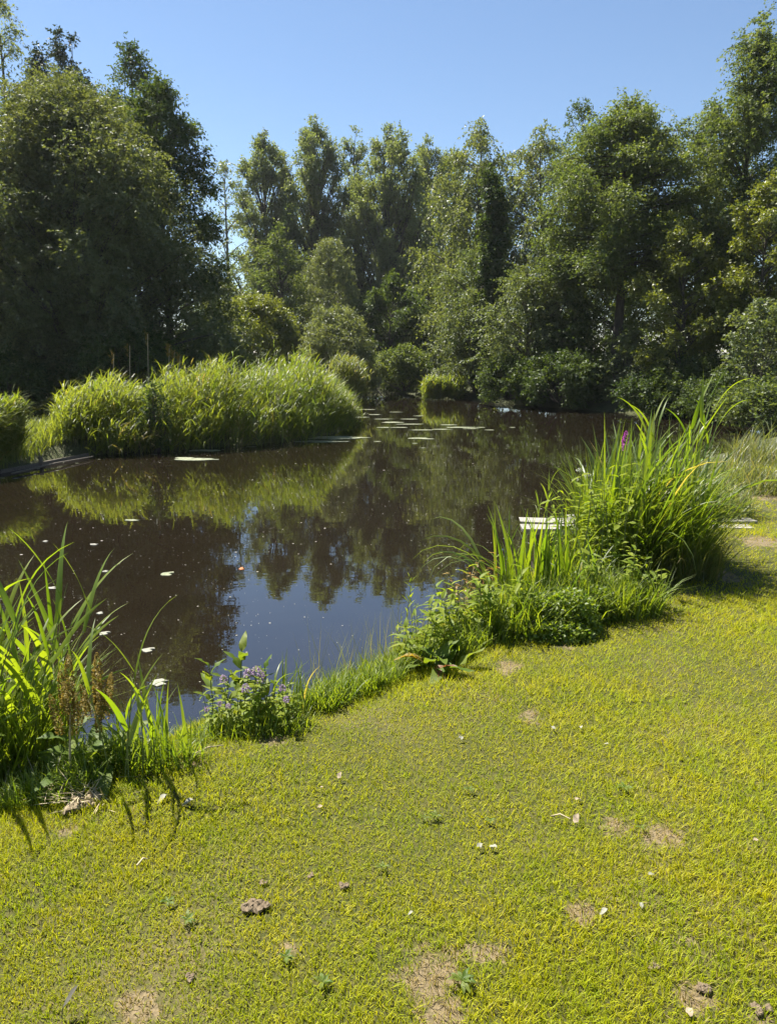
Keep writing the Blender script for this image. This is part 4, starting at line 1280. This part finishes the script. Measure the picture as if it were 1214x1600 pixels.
# ------------------------------------------------------------------ planks, edging, fallen branch
def planks():
    rng = np.random.default_rng(20)
    a = at_z(812, 818, .30)
    x0, x1, y = a.x, at_z(1196, 818, .33).x, a.y
    t = thing('plank_jetty', 'pale weathered plank jetty reaching from the grass into the pond behind the reeds', 'jetty', ((x0 + x1) / 2, y, .0))
    cx = (x0 + x1) / 2
    def board(xa, xb, dy, w, th, z, rot):
        n = 9
        xs = np.linspace(xa, xb, n)
        sec = np.array([(-w / 2, -th / 2), (w / 2, -th / 2), (w / 2, th / 2), (-w / 2, th / 2)])
        V = []
        for k, xx in enumerate(xs):
            j = rng.normal(0, .006, (4, 2)) + (rng.normal(0, .012, 2) if k in (0, n - 1) else 0)
            for (sy, sz), (jy, jz) in zip(sec, j):
                V.append((xx - cx + (rng.normal(0, .02) if k in (0, n - 1) else 0), dy + sy + jy + (xx - cx) * rot, z + sz + jz * .5 + .01 * math.sin(xx * 3)))
        F = [[k * 4 + q, k * 4 + (q + 1) % 4, k * 4 + 4 + (q + 1) % 4, k * 4 + 4 + q] for k in range(n - 1) for q in range(4)]
        F += [[3, 2, 1, 0], [(n - 1) * 4 + q for q in range(4)]]
        link('plank', new_mesh('plank', V, F, M['wood']), t)
    board(x0, x1 - .12, -.13, .20, .055, .285, .02)
    board(x0 + .05, x1, .10, .21, .055, .295, .02)
    board(x0 + .55, x1 - .6, .33, .19, .05, .280, .02)
    for xb in (x0 + .25, x0 + 1.1):
        link('beam', new_mesh('beam', *box((xb - cx, .08, .215), (.09, .62, .08), 0, .004, rng), M['wood_dark']), t)
        for dy in (-.17, .30):
            link('post', new_mesh('post', *tube([(xb - cx, dy, -.5), (xb - cx, dy, .175)], [.045, .045], 8), M['wood_dark'], None, True), t)
planks()

def edging():
    rng = np.random.default_rng(21)
    pts = [at_z(x, y, 0) for x, y in ((-60, 752), (0, 740), (68, 727), (140, 713))]
    t = thing('wooden_edging', 'weathered board edging along the water of the left bank', 'edging', pts[1])
    for k, (a, b) in enumerate(zip(pts[:-1], pts[1:])):
        d = b - a
        c = (a + b) / 2 - t.location
        ang = math.atan2(d.y, d.x)
        link('board', new_mesh('board', *box((c.x, c.y, -.005 + .006 * k), (d.length * .99, .04, .12), ang, .006, rng), M['wood_dark']), t)
        if k:
            p = a - t.location
            link('post', new_mesh('post', *tube([(p.x, p.y - .07, -.3), (p.x, p.y - .07, .16)], [.035, .035], 7), M['wood_dark'], None, True), t)
    a, b = at_z(25, 738, .04), at_z(150, 712, .04)
    t2 = thing('fallen_pole', 'pale fallen reed pole floating along the board edging', 'pole', a)
    link('shaft', new_mesh('shaft', *tube([(0, -.12, .0), tuple(Vector((0, -.15, .02)) + (b - a) * .5), tuple((b - a) + Vector((0, -.12, 0)))], [.016, .015, .01], 6), M['wood_dark'], None, True), t2)
edging()

def fallen_branch():
    rng = np.random.default_rng(22)
    a = at_z(552, 617, .1)
    t = thing('dead_branch', 'bare dead branch lying in the water at the right end of the reed bed', 'branch', a)
    def path(pp, r):
        P = np.array([tuple(at_y(x, y, a.y + dy) - a) for x, y, dy in pp])
        return tube(P, np.linspace(r, r * .35, len(P)), 6)
    link('limb', new_mesh('limb', *path([(550, 616, 0), (570, 620, .1), (590, 624, .2), (610, 626, .3)], .06), M['bark_pale'], None, True), t)
    link('limb', new_mesh('limb', *path([(582, 601, .5), (591, 611, .3), (600, 622, .1)], .05), M['bark_pale'], None, True), t)
    link('limb', new_mesh('limb', *path([(586, 622, .2), (592, 605, .4), (594, 590, .6)], .035), M['bark_pale'], None, True), t)
fallen_branch()

# ------------------------------------------------------------------ floating leaves, scum and specks
def flat_blob(rng, rx, ry, z=.006, n=14, notch=False):
    a = np.arange(n) / n * 2 * np.pi
    r = 1 + rng.normal(0, .16, n)
    if notch:
        r[0] = .25
    ring = np.stack([np.cos(a) * r * rx, np.sin(a) * r * ry, np.full(n, z)], 1)
    inn = ring * np.array([.5, .5, 1]) + np.array([0, 0, .004])
    low = ring * np.array([1, 1, 0]) - np.array([0, 0, .004])
    V = np.concatenate([low, ring, inn])
    k = np.arange(n)
    kn = (k + 1) % n
    F = np.concatenate([np.stack([k, kn, n + kn, n + k], 1), np.stack([n + k, n + kn, 2 * n + kn, 2 * n + k], 1)])
    # middle as a fan of quads
    mid = [[2 * n, 2 * n + q, 2 * n + q + 1, 2 * n + q + 2] for q in range(1, n - 2, 2)]
    return V, np.concatenate([F, np.array(mid)])

def floats():
    rng = np.random.default_rng(30)
    singles = [((208, 813), .11, .03, 'scum', 'pale drifting leaf raft lying in the dark water left of the middle'),
               ((148, 851), .055, .02, 'pale_leaf', 'small pale floating leaf in the dark water above the left reed clump'),
               ((72, 846), .04, .02, 'pale_leaf', 'small pale floating leaf beside the tips of the left reed clump'),
               ((262, 897), .07, .045, 'scum', 'round ragged leaf cluster floating in the dark reflection of the left trees'),
               ((165, 990), .045, .025, 'pale_leaf', 'pale floating leaf right of the tips of the left reed clump'),
               ((166, 893), .035, .02, 'pale_leaf', 'tiny pale floating leaf between the two dark reflections at the left'),
               ((232, 1016), .055, .025, 'pale_leaf', 'white floating leaf in the dark reflection above the young reed'),
               ((250, 1067), .065, .035, 'pale_leaf', 'largest white floating leaf just above the young reed'),
               ((158, 958), .03, .02, 'pale_leaf', 'bright dot of a floating leaf right of the left reed clump'),
               ((82, 919), .055, .02, 'pale_leaf', 'pale floating leaf seen through the tips of the left reed clump'),
               ((378, 889), .035, .028, 'orange_leaf', 'orange leaf floating in the middle of the pond')]
    for (px, py), rx, ry, mat, lab in singles:
        p = at_z(px, py, 0)
        link('floating_leaf', new_mesh('floating_leaf', *flat_blob(rng, rx * .8, ry * 1.3, .005, 12, True), M[mat]), None, p, label=lab, category='floating leaf')
    far = [(660, 672, .5), (640, 663, .55), (612, 660, .6), (690, 671, .45), (600, 655, .4), (585, 648, .4), (560, 652, .4), (700, 664, .3), (720, 668, .5), (735, 670, .35),
           (640, 655, .35), (575, 640, .45), (560, 640, .35), (655, 685, .4), (668, 686, .25), (625, 668, .4), (750, 668, .2), (765, 672, .2), (800, 668, .15), (600, 668, .3), (648, 693, .12), (660, 700, .1), (590, 690, .12),
           (655, 650, .3), (540, 660, .3), (545, 650, .25), (618, 644, .3)]
    for px, py, r in far:
        p = at_z(px, py, 0)
        link('lily_pad', new_mesh('lily_pad', *flat_blob(rng, r * rng.uniform(.45, .8), r * rng.uniform(.16, .34), .006, 14), M['scum']), None, p,
             label='flat pale lily raft in the far water in front of the dark gap', category='lily pad', group='lily rafts in the far part of the pond')
    mats = [((520, 684), .75, .30, 'widest flat pale weed mat at the foot of the right end of the reed bed'), ((500, 690), .6, .16, 'pale weed mat just below the widest one beside the reed bed'),
            ((305, 718), .42, .14, 'pale weed mat in front of the middle of the reed bed'), ((320, 704), .30, .12, 'small pale weed mat against the reed stems in the middle'), ((288, 716), .18, .10, 'little pale weed mat left of the middle one')]
    for (px, py), rx, ry, lab in mats:
        p = at_z(px, py, 0)
        link('weed_mat', new_mesh('weed_mat', *flat_blob(rng, rx, ry, .007, 20), M['scum']), None, p, label=lab, category='water weed')
    # specks of pollen and bits
    n = 5200
    x = rng.uniform(-5, 3.5, n)
    y = 2.6 + rng.random(n) ** 1.2 * 13
    cl = np.sin(x * 1.9 + y * .8) + np.sin(y * 1.7 - x * .6) + rng.normal(0, .8, n)
    k = (shore_dist(x, y) < -.03) & (cl > -.7)
    x, y = x[k], y[k]
    n = len(x)
    r = np.minimum(np.exp(rng.normal(-6.15, .55, n)), .012) * (.8 + .06 * y)
    a0 = rng.uniform(0, 6.28, n)
    a = a0[:, None] + np.array([0, 1.3, 3.0, 4.6])[None]
    V = np.stack([x[:, None] + np.cos(a) * r[:, None] * 1.3, y[:, None] + np.sin(a) * r[:, None], np.full((n, 4), .0035)], -1).reshape(-1, 3)
    link('water_specks', new_mesh('water_specks', V, np.arange(n * 4).reshape(n, 4), M['speck']), None, kind='stuff', label='tiny pale specks of pollen and bits drifting on the dark water', category='specks')
    n = 1400         # bits gathered along the far reed bed
    x = rng.uniform(-9, -1, n)
    y = rng.uniform(11, 19, n)
    s = shore_dist(x, y)
    k = (s < -.02) & (s > -.9) & (rng.random(n) < np.exp(s * 2.2))
    x, y = x[k], y[k]
    n = len(x)
    r = np.exp(rng.normal(-3.9, .5, n))
    a = rng.uniform(0, 6.28, n)[:, None] + np.array([0, 1.3, 3.0, 4.6])[None]
    V = np.stack([x[:, None] + np.cos(a) * r[:, None] * 1.6, y[:, None] + np.sin(a) * r[:, None] * .6, np.full((n, 4), .004)], -1).reshape(-1, 3)
    link('reed_litter', new_mesh('reed_litter', V, np.arange(n * 4).reshape(n, 4), M['scum']), None, kind='stuff', label='pale broken reed litter floating along the foot of the reed bed', category='litter')
floats()

# ------------------------------------------------------------------ lawn grass
def lawn_grass():
    rng = np.random.default_rng(40)
    bands = [(1.15, 1.7, 33000, .0028, .030), (1.7, 2.3, 27000, .0033, .032), (2.3, 3.2, 19500, .0040, .035), (3.2, 4.0, 13000, .0043, .044), (4.0, 4.8, 9500, .0052, .048), (4.8, 7.5, 4200, .0075, .046), (7.5, 11.5, 1400, .011, .055)]
    PX, W_, L_ = [], [], []
    for y0, y1, den, w, l in bands:
        xa, xb = -.62 * y1 - .15, .62 * y1 + .2
        n = int((xb - xa) * (y1 - y0) * den)
        x = rng.uniform(xa, xb, n)
        y = rng.uniform(y0, y1, n)
        k = np.abs(x) < .60 * y + .15
        x, y = x[k], y[k]
        s = shore_dist(x, y)
        worn = np.zeros(len(x))
        for a, b, r in PATCHES:
            worn = np.maximum(worn, np.clip(1.25 - np.hypot(x - a, y - b) / r, 0, 1))
        thin = .5 + .5 * np.sin(x * 5.1 + 1.3 * np.sin(y * 3.7)) * np.sin(y * 6.3 + 1.1 * np.sin(x * 4.1))
        k = (s > .03) & (rng.random(len(x)) > worn * .55 + .2 * thin)
        x, y = x[k], y[k]
        PX.append(np.stack([x, y], 1))
        W_.append(np.full(len(x), w))
        L_.append(l * (.75 + .5 * (.5 + .5 * np.sin(x * 2.3 + 2 * np.sin(y * 1.9)))) + np.clip(.25 - shore_dist(x, y), 0, .25) * .12)
    P2, W, L = np.concatenate(PX), np.concatenate(W_), np.concatenate(L_)
    n = len(P2)
    P = np.stack([P2[:, 0], P2[:, 1], ground_z(P2[:, 0], P2[:, 1]) - .003], 1)
    T = np.clip(rng.normal(.42, .24, n), 0, .84)
    T = np.where(rng.random(n) < .022, .98, T)
    az, Lr, Wr = rng.uniform(0, 6.283, n), L * rng.uniform(.55, 1.25, n), W * rng.uniform(.7, 1.3, n)
    le, be = np.abs(rng.normal(.45, .35, n)), rng.uniform(.1, 1.2, n)
    mb = Mesh()
    near = P2[:, 1] + rng.uniform(-.5, .5, n) < 2.3
    for sel, sg in ((near, 2), (~near, 1)):
        V, F, k = ribbons(rng, P[sel], az[sel], Lr[sel], Wr[sel] * (1 if sg == 2 else 1.8), le[sel] + (0 if sg == 2 else .2), be[sel], sg)
        mb.add(V, F, np.repeat(T[sel], k))
    link('lawn_grass', mb.build('lawn_grass', M['lawn_blade']), None, kind='stuff', label='short sunlit yellow-green lawn grass with worn straw patches', category='grass')
    print('lawn blades', n)
lawn_grass()

# ------------------------------------------------------------------ small things on the lawn
def lump_mesh(rng, r, n1=10, n2=7, rough=.25, mat='soil', squash=.6):
    th = np.arange(n1) / n1 * 2 * np.pi
    ph = np.linspace(.08, np.pi - .08, n2)
    T, P = np.meshgrid(th, ph)
    rr = r * (1 + rng.normal(0, rough, T.shape))
    V = np.stack([rr * np.sin(P) * np.cos(T), rr * np.sin(P) * np.sin(T), rr * np.cos(P) * squash], -1).reshape(-1, 3)
    i = np.arange(n2 - 1)[:, None] * n1
    j = np.arange(n1)[None]
    F = np.stack([i + j, i + (j + 1) % n1, i + n1 + (j + 1) % n1, i + n1 + j], -1).reshape(-1, 4)
    F = np.concatenate([F, [[a, a + 1, a + 2, 0] if False else [0, (a + 2) % n1, (a + 1) % n1, a] for a in range(1, n1 - 2, 2)]])
    return new_mesh('lump', V, F, M[mat], None, False)

def lawn_bits():
    rng = np.random.default_rng(50)
    for px, py, r, lab in [(400, 1422, .030, 'largest crumbly brown soil clod on the lawn, left of the middle'), (414, 1383, .012, 'small brown soil clod just above the largest one'),
                           (533, 1390, .016, 'flat brown soil clod in a worn spot of the lawn'), (489, 1371, .010, 'tiny pale soil crumb between two brown clods'),
                           (1098, 1550, .020, 'crumbly pale soil clod near the lower right corner'), (1190, 1582, .018, 'pale soil clod at the lower right corner of the lawn'),
                           (297, 1530, .014, 'small pale soil crumb near the lower left of the lawn'), (1020, 1515, .014, 'grey-brown soil crumb right of the big worn patch')]:
        p = land_at(px, py)
        o = thing('soil_clod', lab, 'soil clod', (p.x, p.y, p.z + .008))
        for k in range(5 if r > .015 else 3):
            d = rng.normal(0, r * .55, 2)
            link('crumb', lump_mesh(rng, r * rng.uniform(.4, .75), 9, 6, .18), o, loc=(d[0], d[1] * .6, r * .15))
    # heap of dead reed roots beside the left reeds
    for px, py, w, lab in [(112, 1232, .10, 'brown heap of dead reed roots at the foot of the left reed clump'), (135, 1255, .075, 'smaller brown clump of dead roots in front of the root heap'), (15, 1250, .09, 'dark heap of dead reed litter at the left edge of the lawn')]:
        p = land_at(px, py)
        o = thing('root_heap', lab, 'debris', (p.x, p.y, p.z))
        for k in range(6):
            link('lump', lump_mesh(rng, w * rng.uniform(.22, .40), 10, 7, .30, 'thatch', .5), o, loc=(rng.normal(0, w * .5), rng.normal(0, w * .22), w * .15))
        n = 70
        P = np.stack([rng.normal(0, w * .6, n), rng.normal(0, w * .3, n), rng.uniform(.0, w * .4, n)], 1)
        V, F, k = ribbons(rng, P, rng.uniform(0, 6.3, n), rng.uniform(.05, .13, n), rng.uniform(.002, .005, n), rng.uniform(.7, 1.7, n), rng.uniform(-.4, .6, n), 3)
        link('straw', new_mesh('straw', V, F, M['stem_dry']), o, kind='stuff')
    dead = [ovate_mesh(.6, M['dead_leaf'], 600 + k, -.3 + .3 * k, .5, 6) for k in range(3)]
    pale = [ovate_mesh(.6, M['pale_leaf'], 610 + k, -.2 + .3 * k, .5, 6) for k in range(3)]
    for px, py, s, ms, lab in [(896, 1294, .036, dead, 'curled buff dead leaf in the middle right of the lawn'), (897, 1256, .026, dead, 'small buff dead leaf above the curled one'),
                               (716, 1160, .030, pale, 'white withered leaf on the lawn below the red dock'), (861, 1142, .026, pale, 'left of two white withered leaves near the top of the lawn'),
                               (906, 1142, .028, pale, 'right of two white withered leaves near the top of the lawn'), (776, 1333, .028, pale, 'thin white withered leaf standing in the middle of the lawn'),
                               (745, 1332, .026, pale, 'pale withered leaf left of the thin white one'), (528, 1224, .028, dead, 'buff dead leaf near the mint'), (505, 1267, .022, dead, 'small buff dead leaf below the one near the mint'),
                               (262, 1250, .042, pale, 'pale crumpled leaf below the young reed'), (303, 1258, .040, pale, 'pale flat leaf right of the crumpled one'), (948, 1430, .028, pale, 'white withered leaf low on the right of the lawn'),
                               (1012, 1376, .024, pale, 'grey withered leaf on the right of the lawn'), (1077, 1600, .030, dead, 'buff dead leaf at the bottom edge'), (645, 1434, .016, pale, 'white dot of a withered leaf left of the big worn patch'),
                               (950, 1170, .018, pale, 'small white withered leaf high on the right of the lawn'), (1182, 1320, .022, dead, 'buff dead leaf at the right edge of the lawn'), (1000, 1420, .020, pale, 'small pale leaf among greener turf at the right'),
                               (500, 1238, .018, dead, 'tiny dead leaf left of the buff leaf near the mint')]:
        p = land_at(px, py)
        link('dead_leaf', ms[rng.integers(3)], None, mx=mx((p.x, p.y, p.z + .022), rng.uniform(0, 6), rng.uniform(-.4, .2), s * 1.0), label=lab, category='dead leaf')
    # broad-leaved weeds in the turf
    wl = [ovate_mesh(.34, M['dock_leaf'], 620 + k, .35, .5, 6, .55) for k in range(4)]
    for px, py, s, n, lab in [(722, 1542, .052, 11, 'bright spiky dandelion rosette in the big worn patch'), (598, 1362, .030, 8, 'dark little weed rosette in the middle of the lawn'),
                              (264, 1417, .030, 6, 'pale broad-leaved weed left of the largest soil clod'), (294, 1446, .034, 7, 'pale weed rosette below the broad-leaved one'), (680, 1282, .036, 8, 'pale clover-like weed left of the middle of the lawn'),
                              (663, 1285, .026, 6, 'small pale weed just left of the clover-like one'), (975, 1238, .040, 8, 'green weed rosette right of the middle of the lawn'), (447, 1505, .034, 7, 'green weed rosette near the bottom left of the lawn'),
                              (505, 1545, .036, 7, 'low green weed left of the big worn patch'), (765, 1290, .026, 6, 'tiny weed beside the middle of the lawn'), (733, 1240, .03, 6, 'faint weed rosette high in the middle of the lawn'), (1000, 1300, .03, 6, 'weed rosette below the green one on the right')]:
        p = land_at(px, py)
        o = thing('weed_rosette', lab, 'weed', p)
        for k in range(n):
            link('leaf', wl[k % 4], o, mx=mx((0, 0, .02), k * 2.4 + rng.normal(0, .2), -rng.uniform(.15, .75), s * rng.uniform(.5, .9)))
    # dark feather stuck in the grass
    p = land_at(100, 1592)
    o = thing('feather', 'small dark feather standing in the grass at the lower left corner', 'feather', p)
    link('vane', ovate_mesh(.30, M['feather'], 640, .1, .1, 6, .55), o, mx=mx((0, 0, .03), .6, -.95, .062))
    link('quill', new_mesh('quill', *tube([(-.004, -.003, -.005), (.0, 0, .03), (.02, .013, .055)], [.0015, .0015, .001], 5), M['feather'], None, True), o)
    # dry stalks lying on the turf edge
    for px, py, px2, py2, lab in [(300, 1188, 350, 1172, 'dry stalk lying along the lawn edge below the mint'), (215, 1362, 232, 1352, 'short dry stalk lying on the left of the lawn'), (860, 1284, 890, 1288, 'pale dry stalk lying left of the curled dead leaf')]:
        a, b = land_at(px, py), land_at(px2, py2)
        link('dry_stalk', new_mesh('dry_stalk', *tube([(0, 0, .022), tuple((b - a) * .5 + Vector((0, .01, .03))), tuple((b - a) + Vector((0, 0, .022)))], [.003, .003, .002], 5), M['stem_dry'], None, True), None, a, label=lab, category='stalk')
lawn_bits()

print('TRIS', sum(sum(len(p.vertices) - 2 for p in m.polygons) if len(m.polygons) < 1000 else 2 * len(m.polygons) for m in bpy.data.meshes))
